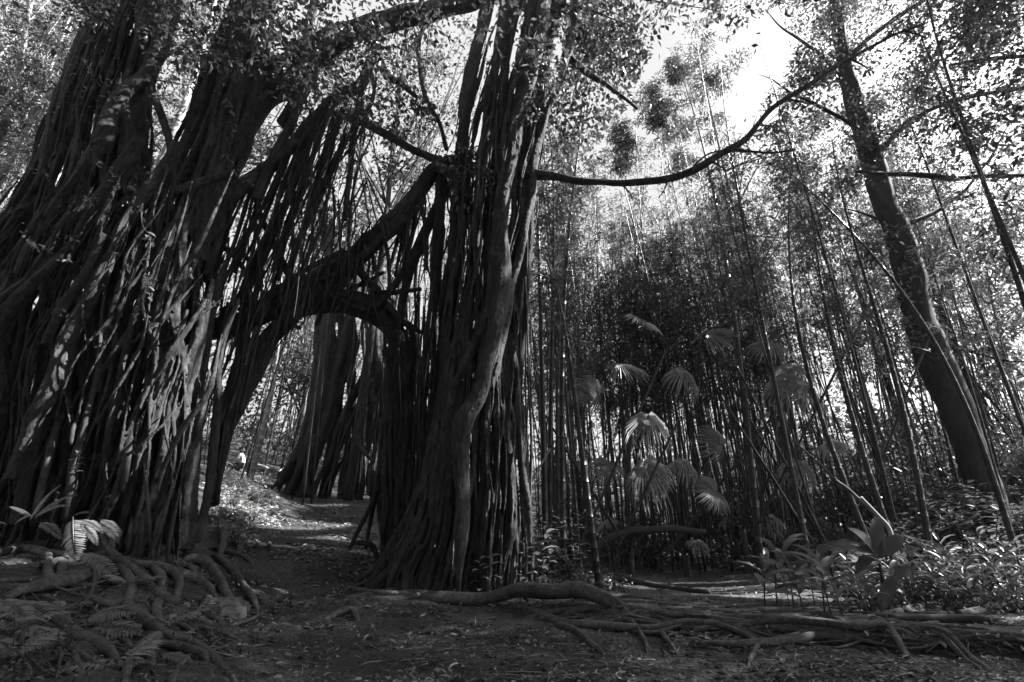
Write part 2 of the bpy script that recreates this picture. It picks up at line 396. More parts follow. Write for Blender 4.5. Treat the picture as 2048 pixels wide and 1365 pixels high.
ico = np.array([(1,0,0),(-1,0,0),(0,1,0),(0,-1,0),(0,0,1),(0,0,-1)], float); fo = np.array([(0,2,4),(2,1,4),(1,3,4),(3,0,4),(2,0,5),(1,2,5),(3,1,5),(0,3,5)])
s = .006 + .034 * rng.random(len(p)) ** 2.2 * np.clip(np.hypot(p[:, 0], p[:, 1]) / 6, .7, 1.5)
v = p[:, None] + ico[None] * s[:, None, None] * rng.uniform(.6, 1.4, (len(p), 6, 1)) * np.array([1.2, 1.2, .6])
mb.add(v.reshape(-1, 3), (fo[None] + (np.arange(len(p)) * 6)[:, None, None]).reshape(-1, 3))
o = mb.build('soil_clods', M['soil'], smooth=False); o['kind'] = 'stuff'; o['label'] = 'small crumbs of earth scattered on the ground'

# ------------------------------------------------------------------ banyans
def strand(mb, px, Y, sides=8, step=.07, rough=.14, wob=.0, dy=0.):
    """px: [(x, y, radius in pixels), ...] in photograph pixels; Y: depth or list of depths."""
    Ys = np.interp(np.linspace(0, 1, len(px)), np.linspace(0, 1, len(np.atleast_1d(Y))), np.atleast_1d(Y)) + dy
    pts = [P(a[0], a[1], y) for a, y in zip(px, Ys)]
    tube(mb, pts, [PXM(a[2], p) for a, p in zip(px, pts)], sides, step, rough, wob)

def env_at(rows, y):
    r = np.array(rows, float); r = r[np.argsort(r[:, 0])]
    return np.interp(y, r[:, 0], r[:, 1]), np.interp(y, r[:, 0], r[:, 2])

def fill(mb, rows, n, rpx, Yc, hd, y0, y1, sides=6, step=.1, sink=True, front=None, wob=.025, ys=9, shift=0.):
    for i in range(n):
        u0 = rng.uniform(-shift, 1 - .4 * shift); u1 = min(u0 + shift + rng.normal(0, .17), 1.); ph = rng.uniform(0, 6.3)
        side = -1 if (rng.random() < .62 if front is None else front) else 1
        a, b = y0 + rng.uniform(-25, 25), y1 + rng.uniform(-60, 60)
        yy = np.linspace(a, b, ys); q = []
        r0 = rng.uniform(*rpx); dj = rng.uniform(.5, 1.2)
        for k, y in enumerate(yy):
            t = k / (ys - 1); u = min(u0 + (u1 - u0) * t + .03 * math.sin(ph + 5 * t), 1)
            if not shift: u = max(u, 0)
            xl, xr = env_at(rows, y); c = math.sqrt(max(0, 1 - (2*u - 1) ** 2))
            Y = (Yc if np.isscalar(Yc) else np.interp(t, [0, 1], Yc)) + side * hd * c * (dj + .06 * math.sin(ph * 3 + 7 * t))
            q.append((xl + (xr - xl) * u + rng.normal(0, 2.5), y, r0 * (1.15 - .3 * t) * rng.uniform(.9, 1.1) * (.35 if k == ys - 1 else 1), Y))
        pts = [P(a_, b_, Y_) for a_, b_, _, Y_ in q]
        if sink:
            g = pts[0].copy(); g[2] = h1(g[0], g[1]) - .12
            if g[2] < pts[0][2]: pts = [g] + pts; q = [q[0]] + q
        tube(mb, pts, [PXM(c[2], p) for c, p in zip(q, pts)], sides, step, .16, wob)

def fuse(mb, name, mat, parent, voxel=.022, sm=2):
    me = mb.mesh('raw', None); o = bpy.data.objects.new('raw', me); COL.objects.link(o)
    r = o.modifiers.new('r', 'REMESH'); r.mode = 'VOXEL'; r.voxel_size = voxel
    s = o.modifiers.new('s', 'SMOOTH'); s.factor = .5; s.iterations = sm
    for sc_, st in ((.09, .022), (.03, .012)):
        tx = bpy.data.textures.new('bark relief', 'CLOUDS'); tx.noise_scale = sc_; tx.noise_depth = 3
        dm = o.modifiers.new('d', 'DISPLACE'); dm.texture = tx; dm.strength = st; dm.mid_level = .5; dm.texture_coords = 'LOCAL'
    dg = bpy.context.evaluated_depsgraph_get(); dg.update()
    m2 = bpy.data.meshes.new_from_object(o.evaluated_get(dg)); bpy.data.objects.remove(o); bpy.data.meshes.remove(me)
    m2.materials.clear(); m2.materials.append(mat); m2.polygons.foreach_set('use_smooth', np.ones(len(m2.polygons), bool)); m2.name = name
    return link(name, m2, parent)

def sroot(parent, px, name='surface_root', lift=.95, tip=.4, sink_end=True, mat='sroot', into=None, slim=1.):
    """px: [(x, y, radius px[, lift])] on the ground"""
    pts, rd = [], []
    for a in px:
        lf = a[3] if len(a) > 3 else lift; g = G(a[0], a[1] + lf * a[2]); r = PXM(a[2] * slim, g); g[2] += r * lf; pts.append(g); rd.append(r)
    if sink_end:
        e = pts[-1] + unit(pts[-1] - pts[-2]) * .12; e[2] = h1(e[0], e[1]) - rd[-1] * 2; pts.append(e); rd.append(rd[-1] * tip)
        s = pts[0] - unit(pts[1] - pts[0]) * .1; s[2] = min(s[2], h1(s[0], s[1]) - rd[0]); pts.insert(0, s); rd.insert(0, rd[0] * .7)
    m = into or MB(); tube(m, pts, rd, 9, .035, .24, min(.022, rd[1] * .45))
    return None if into else m.build(name, M[mat], parent)

def aroot(parent, px, Y, sides=7, rough=.16, wob=.008, name='aerial_root', mat='root'):
    m = MB(); strand(m, px, Y, sides, .06, rough, wob); return m.build(name, M[mat], parent)

def arch_y(x): return float(np.interp(x, [380, 440, 480, 545, 590, 640, 690, 740, 780, 800], [1040, 1000, 840, 705, 650, 632, 632, 650, 672, 1100]))
# ---- the central banyan
CB = thing('banyan_tree', 'banyan with braided column of roots standing where the path bends, long bare branch reaching out', 'tree', G(920, 1175))
m = MB()
for px, Y in [
    ([(917,1196,6),(919,1150,11),(922,1090,17),(924,1000,18),(922,900,22),(932,840,26),(955,790,22),(975,720,22),(1000,620,23),(1006,540,20),(1004,470,15),(1012,390,15),(1028,300,15),(1048,215,13),(1075,90,14),(1095,-60,14)], [7.2,7.2,7.28,7.5,7.8,8.0]),
    ([(962,800,14),(985,760,15),(1012,640,13),(1020,560,10)], 7.55),
    ([(910,870,9),(900,820,10),(915,770,12),(950,690,14),(985,600,15),(1000,500,12)], 7.6),
    ([(720,1185,5),(770,1150,12),(820,1090,17),(860,1000,19),(885,920,18),(915,810,18),(948,700,18),(975,600,17),(985,480,15)], [7.5,7.6,7.7,7.8,7.9]),
    ([(705,1172,4),(760,1125,10),(800,1070,16),(842,980,16),(872,890,14),(900,790,14),(935,690,12)], [7.9,7.9,7.9]),
    ([(835,1165,7),(855,1110,11),(878,1040,14),(900,950,14),(922,860,13)], 7.6),
    ([(800,1150,7),(835,1095,11),(868,1010,12),(895,900,12)], 7.6),
    ([(985,-40,17),(960,75,17),(940,150,17),(930,225,16),(920,325,17),(912,450,16),(900,600,15),(885,760,14),(870,900,13),(850,1050,13),(840,1130,14)], [8.1,8.2]),
    ([(1015,-40,13),(996,100,12),(976,225,11),(968,320,11),(958,430,11),(948,560,12)], 8.0),
    ([(1040,-40,20),(1020,60,16),(1005,180,9),(985,300,9),(980,420,9)], 8.3),
    ([(1095,-40,16),(1082,75,14),(1056,175,13),(1030,250,12),(1014,350,13),(1005,450,13),(990,550,13),(960,660,14)], [7.8,7.7]),
    ([(1160,-60,18),(1145,60,14),(1120,160,10),(1092,230,9),(1072,310,10),(1062,390,11),(1042,500,10),(1024,560,10),(1000,640,10)], [8.2,7.9,7.7]),
    ([(1130,-60,22),(1105,40,18),(1085,120,15),(1075,200,11),(1060,330,10),(1052,480,10),(1046,640,10),(1036,800,9)], 8.3),
    ([(1070,-60,24),(1060,60,22),(1040,130,14)], 8.4),
    ([(1058,350,9),(1060,480,9),(1050,620,10),(1036,760,9),(1040,860,11),(1047,950,12),(1055,1030,9),(1058,1090,6)], [8.0,7.7]),
    ([(1046,560,9),(1026,700,10),(1010,800,11),(1016,900,12),(1025,980,11),(1030,1050,8),(1034,1110,5)], [7.9,7.6]),
    ([(1000,640,8),(985,760,10),(975,880,10),(985,960,9),(990,1040,8),(1000,1120,9),(1004,1165,9)], 7.9),
    ([(970,800,10),(962,900,10),(968,1000,9),(960,1090,8),(948,1160,9)], 7.7),
    ([(1000,730,9),(1002,850,9),(1008,960,9),(1012,1060,8),(1012,1140,7)], 8.2),
    ([(880,330,14),(905,320,14),(950,335,12),(1000,330,11),(1030,318,8)], 8.1),   # the crotch
    ([(870,330,13),(905,352,12),(940,400,9)], 7.9)]:
    strand(m, [(a_, b_, c_ * .76) for a_, b_, c_ in px], Y, 10, rough=.2, wob=.012)
fill(m, [(0,985,1120),(150,935,1095),(330,890,1078),(500,880,1062),(650,855,1052),(800,858,1046),(950,835,1052),(1080,810,1060),(1160,780,1060)], 30, (3, 7), (8.0, 8.3), .45, 1160, 60, step=.07)
fill(m, [(0,985,1120),(150,935,1095),(330,890,1078),(500,880,1062),(650,855,1052),(800,858,1046),(950,835,1052),(1080,810,1060),(1160,780,1060)], 46, (1.5, 3.2), (7.9, 8.2), .5, 1165, 120, step=.07, wob=.04)
fill(m, [(560,935,1000),(700,890,950),(800,868,935),(950,845,905),(1080,800,900),(1160,730,880)], 26, (1.6, 4.2), (7.62, 7.85), .16, 1168, 560, step=.06, wob=.02, front=1.)
fuse(m, 'trunk', M['bark'], CB, .016, 1)
m = MB()                                                   # its dark leg on the path side
for px, Y in [([(790,1140,9),(786,1080,10),(772,980,9),(778,850,9),(792,730,11),(806,670,16)], 8.9),
              ([(812,1130,8),(818,1040,9),(820,900,10),(815,780,11),(818,690,14)], 8.8),
              ([(850,1110,7),(846,1000,8),(842,850,10),(852,720,10),(868,600,11),(875,500,12),(880,400,12),(886,340,13)], [8.8,8.3]),
              ([(895,1000,7),(892,880,9),(896,740,10),(908,600,10),(925,430,11),(935,340,11)], [8.7,8.3]),
              ([(770,700,9),(785,760,13),(780,800,12),(770,850,7)], 8.75),
              ([(760,1130,5),(742,1090,6),(705,1085,4)], 8.9),([(775,1120,6),(762,1040,7),(758,960,6),(765,880,7),(775,800,8)], 8.95)]:
    strand(m, px, Y, 8)
fill(m, [(640,785,862),(760,770,850),(900,765,855),(1020,762,850),(1120,756,850)], 16, (3.5, 7), 8.9, .22, 1120, 660)
fuse(m, 'buttress_column', M['bark'], CB, .016, 1)
m = MB()                                                   # the thick slanting limb and the arch it carries over the path
for px, Y in [([(895,325,15),(862,350,17),(815,415,18),(760,470,18),(705,515,18),(650,548,19),(600,580,22),(550,612,22),(500,640,20),(450,655,18),(390,668,18),(330,690,18)], [8.1,8.5,8.6,8.4,8.0,7.6]),
              ([(870,340,9),(800,440,10),(720,520,11),(640,580,14),(590,625,15),(545,670,17),(510,740,18),(475,810,17),(450,870,15),(432,950,13),(425,1010,12)], [8.2,8.5,8.4,8.0,7.6]),
              ([(600,600,16),(650,600,18),(700,600,20),(740,612,20),(775,640,19),(800,672,17),(812,720,14),(815,800,11)], [8.5,8.7,8.8]),
              ([(560,640,12),(620,622,10),(690,620,9),(745,640,10),(785,675,11),(795,740,10),(792,820,8)], 8.7),
              ([(700,520,8),(735,560,8),(770,600,8),(800,640,8),(828,665,8),(835,740,8),(838,830,7)], [8.5,8.8]),
              ([(880,400,8),(830,500,8),(790,570,8),(745,620,9)], 8.4),
              ([(905,360,9),(850,470,9),(815,560,9),(800,650,10)], 8.5),
              ([(640,560,6),(680,545,7),(740,500,7),(800,455,6),(850,400,6)], 8.3),
              ([(590,560,7),(602,580,8),(585,610,8),(572,640,7)], 8.2),([(745,590,6),(752,575,8),(760,590,7),(757,620,5)], 8.45),
              ([(842,668,3),(835,660,5),(800,640,6),(775,610,6)], 8.4)]:
    strand(m, px, Y, 9, rough=.2)
for i in range(26):                                        # knots and woven rootlets along the arch
    t = rng.uniform(0, 1); x = 330 + t * 430; y = 685 - 100 * math.sin(min(1, t * 1.25) * 1.5) + rng.uniform(-22, 22)
    a = rng.uniform(-.6, 1.2); l = rng.uniform(40, 110)
    strand(m, [(x, y, 4), (x + l * .5 * math.cos(a), y - l * .5 * math.sin(a) + rng.uniform(-8, 8), 5), (x + l * math.cos(a), y - l * math.sin(a), 4)], 8.0 + t * .6 + rng.uniform(-.25, .1), 6)
fuse(m, 'arch_limb', M['bark'], CB, .016, 1)
br = [(1040,340,16),(1062,348,11),(1085,352,9),(1120,354,7.4),(1160,362,7.8),(1200,365,6.8),(1265,367,7.2),(1330,358,6.4),(1390,340,6.8),(1440,310,6.2),(1485,283,6.4),(1515,250,5.4),(1550,213,5.2),(1600,181,4.6),(1680,130,4),(1745,92,3.4),(1800,66,2.6),(1850,48,1.6)]
m = MB(); strand(m, br, [8.0, 7.6, 7.2, 7.0], 9, .05, .22, .008); bo = m.build('branch', M['bark'], CB)
for x_, y_, dx, dy, Y_ in [(1240,366,26,34,7.5),(1335,357,-18,40,7.4),(1420,322,34,22,7.3),(1530,232,10,-46,7.2),(1575,198,44,12,7.15),(1640,155,16,-42,7.1),(1700,118,40,24,7.05),(1760,85,30,-30,7.0),(1810,62,40,14,7.0)]:
    m = MB(); strand(m, [(x_, y_, 2.4), (x_ + dx * .5 + 4, y_ + dy * .5, 1.6), (x_ + dx, y_ + dy, .8)], Y_, 5); tw = m.build('twig', M['bark'], bo)
    if x_ > 1500: m = MB(); cluster_leaves(m, [P(x_ + dx * q, y_ + dy * q, Y_) for q in (.4, .7, 1.)], .11, 9, (.06, .11), .5, TL, False); m.build('leaves', M['fleaf'], tw)
m = MB(); strand(m, [(1455,300,3),(1500,303,2.6),(1545,306,2.4),(1590,300,2)], 7.25, 6); m.build('twig', M['bark'], bo)
m = MB(); strand(m, [(1383,342,2.5),(1395,325,2),(1425,305,2),(1470,300,1.5)], 7.35, 6); m.build('twig', M['bark'], bo)
m = MB(); strand(m, [(1130,110,8),(1155,130,7),(1180,150,6),(1205,165,4.5),(1240,190,4),(1275,218,3)], [8.2, 7.9], 7); m.build('branch', M['bark'], CB)
for px, Y in [([(655,225,5),(700,236,8),(740,252,8),(790,280,8),(840,306,8),(885,325,10)], [8.6,8.2]),
              ([(893,300,4),(880,250,4),(850,190,5),(840,130,5),(838,80,5),(860,30,4),(862,-10,4)], 8.3)]:
    m = MB(); strand(m, px, Y, 8); m.build('branch', M['bark'], CB)
for i in range(18):                                        # fine hanging roots between crotch and ground
    x0 = rng.uniform(925, 1062); x1 = x0 + rng.uniform(-12, 12); y0 = rng.uniform(340, 640); y1 = rng.uniform(900, 1150); r = rng.uniform(1.5, 3.4)
    aroot(CB, [(x0, y0, r), ((x0*2+x1)/3 + rng.uniform(-7, 7), (y0*2+y1)/3, r), ((x0+x1*2)/3 + rng.uniform(-7, 7), (y0+y1*2)/3, r * 1.1), (x1, y1, r * .8)], rng.uniform(7.5, 8.4), 6)
for i in range(12):
    x0 = rng.uniform(765, 890); x1 = x0 + rng.uniform(-18, 6); y0 = rng.uniform(560, 700); y1 = rng.uniform(980, 1130); r = rng.uniform(1.6, 4)
    aroot(CB, [(x0, y0, r), ((x0+x1)/2 + rng.uniform(-6, 6), (y0+y1)/2, r * 1.1), (x1, y1, r)], rng.uniform(8.6, 9.1), 6)
for px, Y in [([(700,1100,4),(720,1055,5),(745,1000,5),(760,940,5)], 8.8),([(730,1100,3),(742,1040,4),(756,980,4)], 9.0)]: aroot(CB, px, Y)
for i in range(16):                                        # roots strung from the slanting limb down to the arch
    t = rng.uniform(.08, .85); x0 = 880 - t * 280; y0 = 345 + t * 225; x1 = x0 - rng.uniform(-20, 75); y1 = y0 + rng.uniform(60, 210) * (1 - .4 * t); r = rng.uniform(2, 5)
    aroot(CB, [(x0, y0, r), ((x0+x1)/2 + rng.uniform(-10, 10), (y0+y1)/2, r), (x1, y1, r * .8)], rng.uniform(8.2, 8.7), 6)
for i in range(46):
    x0 = rng.uniform(770, 1065); x1 = x0 + rng.uniform(-25, 8); y0 = rng.uniform(330, 700) if x0 > 880 else rng.uniform(560, 720); y1 = y0 + rng.uniform(150, 480); r = rng.uniform(.9, 1.9)
    aroot(CB, [(x0, y0, r), ((x0*2+x1)/3 + rng.uniform(-9, 9), (y0*2+y1)/3, r), ((x0+x1*2)/3 + rng.uniform(-9, 9), (y0+y1*2)/3, r), (x1, min(y1, 1150), r * .6)], rng.uniform(7.4, 8.7), 5, wob=.015)
m = MB()
for i in range(90):
    x0 = rng.uniform(590, 1060); y0 = (330 if x0 > 880 else 345 + (880 - x0) * .78) + rng.uniform(-10, 60); x1 = x0 - rng.uniform(-15, 70); y1 = min(y0 + rng.uniform(120, 420), arch_y(x1) + rng.uniform(-15, 12)); r = rng.uniform(.8, 2.2)
    if y1 < y0 + 40: continue
    strand(m, [(x0, y0, r), ((x0*2+x1)/3 + rng.uniform(-16, 16), (y0*2+y1)/3, r), ((x0+x1*2)/3 + rng.uniform(-16, 16), (y0+y1*2)/3, r), (x1, y1, r * .5)], [8.3, rng.uniform(7.7, 8.9)], 5, .07, .2, .015)
o = m.build('hanging_rootlets', M['root'], CB); o['kind'] = 'stuff'
# roots on the ground
sroot(CB, [(705,1180,5,.2),(760,1192,8,.3),(830,1190,9,.5),(880,1198,11,.7),(960,1200,12,1.0),(1020,1190,14,1.7),(1050,1186,16,2.0),(1120,1190,14,1.8),(1160,1188,15,1.7),(1210,1200,13,1.5),(1240,1215,10,.8),(1262,1240,8,.4)])
for px in [[(700,1196,4),(760,1200,6),(820,1195,7),(850,1185,6)],
           [(655,1238,5,.1),(680,1225,7),(705,1222,7),(715,1240,5,.1)],
           [(930,1188,6),(1000,1180,9),(1060,1182,8),(1100,1188,6)],
           [(945,1160,8),(975,1175,10),(1000,1184,8),(1040,1186,5)],
           [(985,1160,6),(1080,1175,6),(1160,1186,6),(1260,1205,6),(1320,1212,5),(1400,1222,5),(1480,1238,5)],
           [(1030,1215,4),(1070,1228,7),(1120,1245,8,1.),(1200,1252,9,1.2),(1300,1257,9,1.2),(1370,1250,9,1.2),(1440,1255,8,1.),(1500,1275,8,.8),(1512,1290,6)],
           [(1120,1252,7),(1150,1262,8),(1175,1285,7),(1205,1305,5)],
           [(1085,1240,5),(1150,1248,6),(1200,1243,7),(1250,1236,7),(1290,1228,6)],
           [(1240,1215,7),(1285,1220,8,1.),(1340,1232,7,1.),(1400,1240,7,1.),(1480,1247,7,1.),(1560,1250,7),(1640,1248,5)],
           [(1230,1222,6),(1262,1250,6),(1290,1282,5),(1296,1300,4)],
           [(1250,1205,6),(1340,1212,7),(1440,1222,7,1.),(1540,1222,8,1.),(1640,1232,8,1.),(1700,1250,7),(1730,1262,5)],
           [(1300,1222,5),(1380,1228,6),(1460,1235,6),(1560,1240,7),(1620,1232,6)],
           [(1465,1262,5),(1500,1256,9,.8),(1560,1250,10,1.2),(1640,1250,11,1.3),(1720,1255,11,1.3),(1775,1258,10,1.2),(1795,1280,9,.9),(1815,1305,7),(1830,1325,5)],
           [(1400,1285,5),(1470,1290,8),(1540,1288,9,.8),(1590,1282,9,1.0),(1630,1277,9,.9),(1665,1272,6,.5),(1700,1270,4,.2)],
           [(1510,1278,5),(1520,1290,6),(1512,1308,6),(1500,1322,4)],
           [(1500,1268,5),(1560,1276,6),(1640,1270,6)],
           [(1700,1252,5),(1780,1256,8),(1850,1262,9,1.),(1900,1282,9,.9),(1945,1315,8),(1985,1345,6)],
           [(1760,1262,5),(1840,1270,7),(1890,1285,7),(1930,1320,6),(1960,1340,5)],
           [(1780,1262,5),(1810,1278,7),(1845,1285,7),(1870,1276,6)],
           [(1800,1250,5),(1900,1262,7),(1960,1272,7),(2060,1278,7)],
           [(1920,1280,5),(1980,1292,6),(2060,1302,6)],
           [(1640,1240,5),(1720,1240,6),(1800,1246,6),(1880,1252,6),(1980,1262,6)],
           [(1330,1205,4),(1420,1212,5),(1500,1218,5),(1600,1222,5),(1680,1236,5)],
           [(1250,1195,5),(1300,1200,5),(1360,1208,5),(1430,1215,4)],
           [(870,1150,7),(840,1165,8),(800,1178,6),(750,1188,4)],[(820,1130,7),(780,1150,7),(735,1165,5),(690,1180,3)]]:
    sroot(CB, px, slim=.85)
mat_ = MB()
for i in range(104):
    x = rng.uniform(1050, 1750); y = 1205 + (x - 1050) * .055 + rng.uniform(-4, 42); n = rng.integers(4, 8); q = []; r = rng.uniform(1.8, 5)
    for k in range(n):
        q.append((x, y, r * (1 - .09 * k) * rng.uniform(.85, 1.15), rng.uniform(.7, 1.6))); x += rng.uniform(45, 85); y += rng.uniform(-9, 13)
    if q[-1][0] < 2120: sroot(CB, q, into=None if i < 34 else mat_, slim=1 if i < 34 else .8)
for i in range(10):
    x = rng.uniform(1150, 1900); y = rng.uniform(1235, 1275); r = rng.uniform(2, 5); a = rng.uniform(.2, 1.2)
    sroot(CB, [(x, y, r, .9), (x + 30 * math.cos(a), y + 18 * math.sin(a), r), (x + 62 * math.cos(a), y + 40 * math.sin(a), r * .7)])
o = mat_.build('root_mat', M['sroot'], CB); o['kind'] = 'stuff'
# its crown: spreads above and to both sides
def crown(parent, centers, rad, n, L=(.09, .16), ratio=.5, mat='fleaf', T=TQ, name='crown', carve=True):
    m = MB(); cluster_leaves(m, centers, rad, n, L, ratio, T, carve); return m.build(name, M[mat], parent)

def rbox(n, x, y, z):
    return np.stack([rng.uniform(*x, n), rng.uniform(*y, n), rng.uniform(*z, n)], 1)
def rpx(n, x, y, Y):
    return np.array([P(rng.uniform(*x), rng.uniform(*y), rng.uniform(*Y)) for _ in range(n)])

cc = np.vstack([rpx(80, (1010, 1260), (-140, 110), (8.0, 9.8)), rpx(34, (1110, 1290), (60, 260), (8.4, 9.6)), rpx(16, (1060, 1200), (200, 330), (8.3, 9.2)),
                rpx(40, (1240, 1500), (-160, 25), (7.5, 10)), rpx(90, (820, 1400), (-420, -120), (6.5, 9.5)), rbox(100, (-2.5, 5), (1.5, 7), (9.0, 12))])
crown(CB, cc, .42, 70)
m = MB()
for i in range(10):
    a = P(rng.uniform(1040, 1120), rng.uniform(-60, 60), 8.3); b = P(rng.uniform(1080, 1500), rng.uniform(-200, 120), rng.uniform(7.5, 9.5))
    tube(m, [a, (a + b) / 2 + rng.normal(0, .12, 3), b], [.05, .03, .008], 6, .15)
m.build('crown_branches', M['bark'], CB)

# ---- the large banyan on the bank
LB = thing('banyan_tree', 'massive dark banyan of many leaning root strands on the root-covered bank beside the ferns', 'tree', P(200, 1095, 6.9))
m = MB()
for px, Y in [
    ([(0,600,16),(50,530,17),(105,430,18),(165,350,18),(205,285,20),(235,210,22),(262,175,20),(300,140,18),(330,60,20),(360,-60,18)], [6.4,6.6,6.9]),
    ([(20,960,17),(70,845,22),(105,790,23),(135,683,20),(165,625,18),(200,550,18),(235,480,16),(272,418,15),(310,360,14),(360,290,14)], [6.0,6.2,6.6]),
    ([(0,605,12),(60,560,13),(140,500,15),(185,425,15),(230,350,14),(280,280,14)], [6.2,6.5]),
    ([(90,690,10),(125,620,11),(160,565,11),(210,470,10)], 6.1),
    ([(-40,700,16),(0,640,16),(60,570,12),(120,520,12)], 6.1),
    ([(300,540,24),(335,480,26),(390,400,28),(440,290,30),(468,150,30),(505,0,28),(530,-100,26)], [7.1,7.3]),
    ([(340,560,20),(380,450,26),(440,340,28),(490,260,24),(540,190,18)], [7.2,7.4]),
    ([(420,300,24),(470,225,30),(530,170,36),(580,135,34),(625,100,30),(700,62,27),(770,45,25),(850,25,23),(920,10,22),(985,-12,22)], [7.4,7.7,8.1,8.2]),
    ([(500,250,14),(545,200,18),(600,170,14),(640,120,16),(700,80,14)], 7.4),
    ([(770,28,10),(752,90,10),(740,125,12),(720,168,13),(675,195,14),(630,240,15),(575,300,17),(520,345,17),(475,385,17),(400,450,16),(340,520,16),(280,600,16)], [7.9,7.5,7.0]),
    ([(300,160,7),(312,200,9),(328,245,9),(345,330,9),(352,370,9)], 6.8),
    ([(270,395,12),(340,388,12),(425,360,11),(470,345,10)], 6.6),
    ([(200,-60,14),(180,60,14),(130,200,14),(85,330,13),(40,470,13),(0,580,13)], [7.2,6.9]),
    ([(330,-60,26),(300,40,24),(270,140,22),(225,260,20),(170,400,18),(110,520,18)], [7.2,7.0]),
    ([(120,700,6),(98,760,11),(80,808,13),(68,880,14),(52,960,15),(35,1050,14)], 6.1),
    ([(375,620,4),(350,690,7),(327,743,8),(308,820,9),(286,893,9),(272,950,9),(256,1005,9),(240,1096,6)], 6.3),
    ([(345,720,3),(334,765,5),(327,790,5),(312,850,6),(290,900,7)], 6.3),
    ([(425,560,5),(412,620,10),(400,690,12),(380,800,12),(360,900,12),(340,1000,10),(330,1085,9)], 6.7),
    ([(480,600,4),(458,650,8),(440,703,9),(432,808,10),(426,908,11),(415,1008,10),(396,1085,9)], 6.8),
    ([(410,600,4),(395,670,8),(380,740,10),(372,850,10),(376,950,11),(370,1020,12),(362,1100,11)], 6.6),
    ([(420,740,4),(405,830,8),(395,900,10),(388,980,11),(380,1060,12),(372,1120,12)], 6.7),
    ([(450,520,5),(435,580,11),(420,640,13),(400,760,12),(385,880,12),(372,1000,13),(352,1090,10)], 7.0),
    ([(300,560,6),(272,630,12),(250,700,14),(225,800,14),(200,900,12),(180,1000,11),(165,1080,10)], 6.8),
    ([(350,480,6),(322,550,14),(300,620,18),(270,750,17),(240,880,14),(215,1000,12),(205,1090,11)], 7.0)]:
    strand(m, [(a_, b_, c_ * .78) for a_, b_, c_ in px], Y, 10, rough=.2, wob=.012)
BOT = [(1090,-70,430),(950,-60,432),(800,-80,430),(700,-90,420),(600,-80,400),(500,-30,400),(420,10,395),(350,55,420)]
fill(m, BOT, 46, (3, 8), 7.1, .85, 1095, 380, sides=7, step=.07, front=1., shift=.34)
fill(m, BOT, 70, (1.6, 3.4), 7.1, .92, 1095, 380, sides=6, step=.07, front=1., shift=.34, wob=.06)
for i in range(22):
    x = rng.uniform(-20, 330); y = rng.uniform(560, 1040); a = rng.uniform(60, 190); b_ = rng.uniform(140, 330); r = rng.uniform(2.5, 6.5); Y = rng.uniform(6.05, 6.4)
    strand(m, [(x, y, r * .7), (x + a * .35 + rng.uniform(-12, 12), y - b_ * .35, r), (x + a * .7 + rng.uniform(-12, 12), y - b_ * .65, r), (x + a, y - b_, r * .4)], [Y + .2, Y, Y + .05, Y + .3], 7, rough=.25, wob=.02)
fill(m, BOT, 34, (9, 16), 7.5, .3, 1080, 400, sides=7, step=.12, front=0, shift=.3)
fill(m, [(430,0,330),(350,50,300),(200,110,300),(100,150,325),(0,190,335),(-120,235,390)], 34, (3, 8), (7.0, 7.3), .45, 430, -80, sides=6, sink=False)
fill(m, [(430,0,330),(350,50,300),(200,110,300),(100,150,325),(0,190,335),(-120,235,390)], 40, (1.5, 3), (7.0, 7.3), .5, 430, -80, sides=6, sink=False)
fill(m, [(560,280,420),(420,300,450),(300,350,495),(150,405,525),(0,470,548),(-120,505,585)], 24, (4, 9), (7.2, 7.5), .32, 540, -80, sides=6, sink=False)
fuse(m, 'trunk', M['bark'], LB, .017, 1)
for px, Y in [([(135,780,3),(122,830,6),(110,878,7),(96,925,8),(80,975,8),(68,1030,7)], 5.95),([(200,740,3),(186,785,5),(175,828,6),(165,870,6),(150,923,7),(142,985,7),(130,1040,6)], 6.0),([(176,830,4),(150,850,4),(140,890,4)], 5.98),
              ([(278,800,2),(262,865,4),(255,920,5),(246,985,5)], 6.1),([(284,900,3),(292,960,3.5),(300,1040,3.5),(304,1118,3)], 6.0),([(284,985,3),(281,1050,3.5),(277,1110,3)], 6.05),
              ([(265,1010,3),(261,1060,3.5),(256,1105,3)], 6.0),([(350,940,2),(330,1020,4),(318,1065,4.5),(306,1098,4)], 6.0),([(365,950,2),(345,1050,4),(337,1090,4),(335,1130,4)], 6.1),([(250,780,2),(225,880,4),(212,940,4),(214,1010,4)], 6.2),
              ([(120,960,3),(112,1000,3),(100,1045,3)], 5.9),([(215,950,3),(218,1000,3),(210,1060,3)], 6.1)]:
    aroot(LB, px, [Y + .6, Y + .1, Y, Y])
for px, Y in [([(510,395,5),(525,440,6),(542,478,7),(560,515,7),(577,548,7),(605,572,7)], 7.8),
              ([(628,0,8),(618,50,8),(612,100,9),(600,170,9),(585,240,9),(545,320,9),(510,400,9)], [7.7,7.3]),
              ([(665,55,13),(640,110,13),(615,160,12),(590,210,12),(565,250,11)], 7.5),
              ([(695,270,6),(668,330,7),(640,390,7),(612,450,7),(590,510,6),(578,550,6)], [8.0,8.2]),
              ([(722,180,6),(712,240,6),(702,320,6),(694,400,6),(690,440,5)], 8.1),
              ([(650,250,5),(618,330,6),(590,410,6),(568,470,6),(545,545,5)], 7.9),
              ([(690,500,5),(640,525,5),(600,548,5),(560,575,6)], 8.1),
              ([(760,120,6),(775,155,7),(800,165,6),(822,185,5),(835,195,4)], 7.9),
              ([(455,505,5),(480,525,5),(495,555,5),(505,570,4)], 7.6),([(420,495,6),(460,500,6),(500,520,5)], 7.6)]:
    aroot(LB, px, Y, 8)
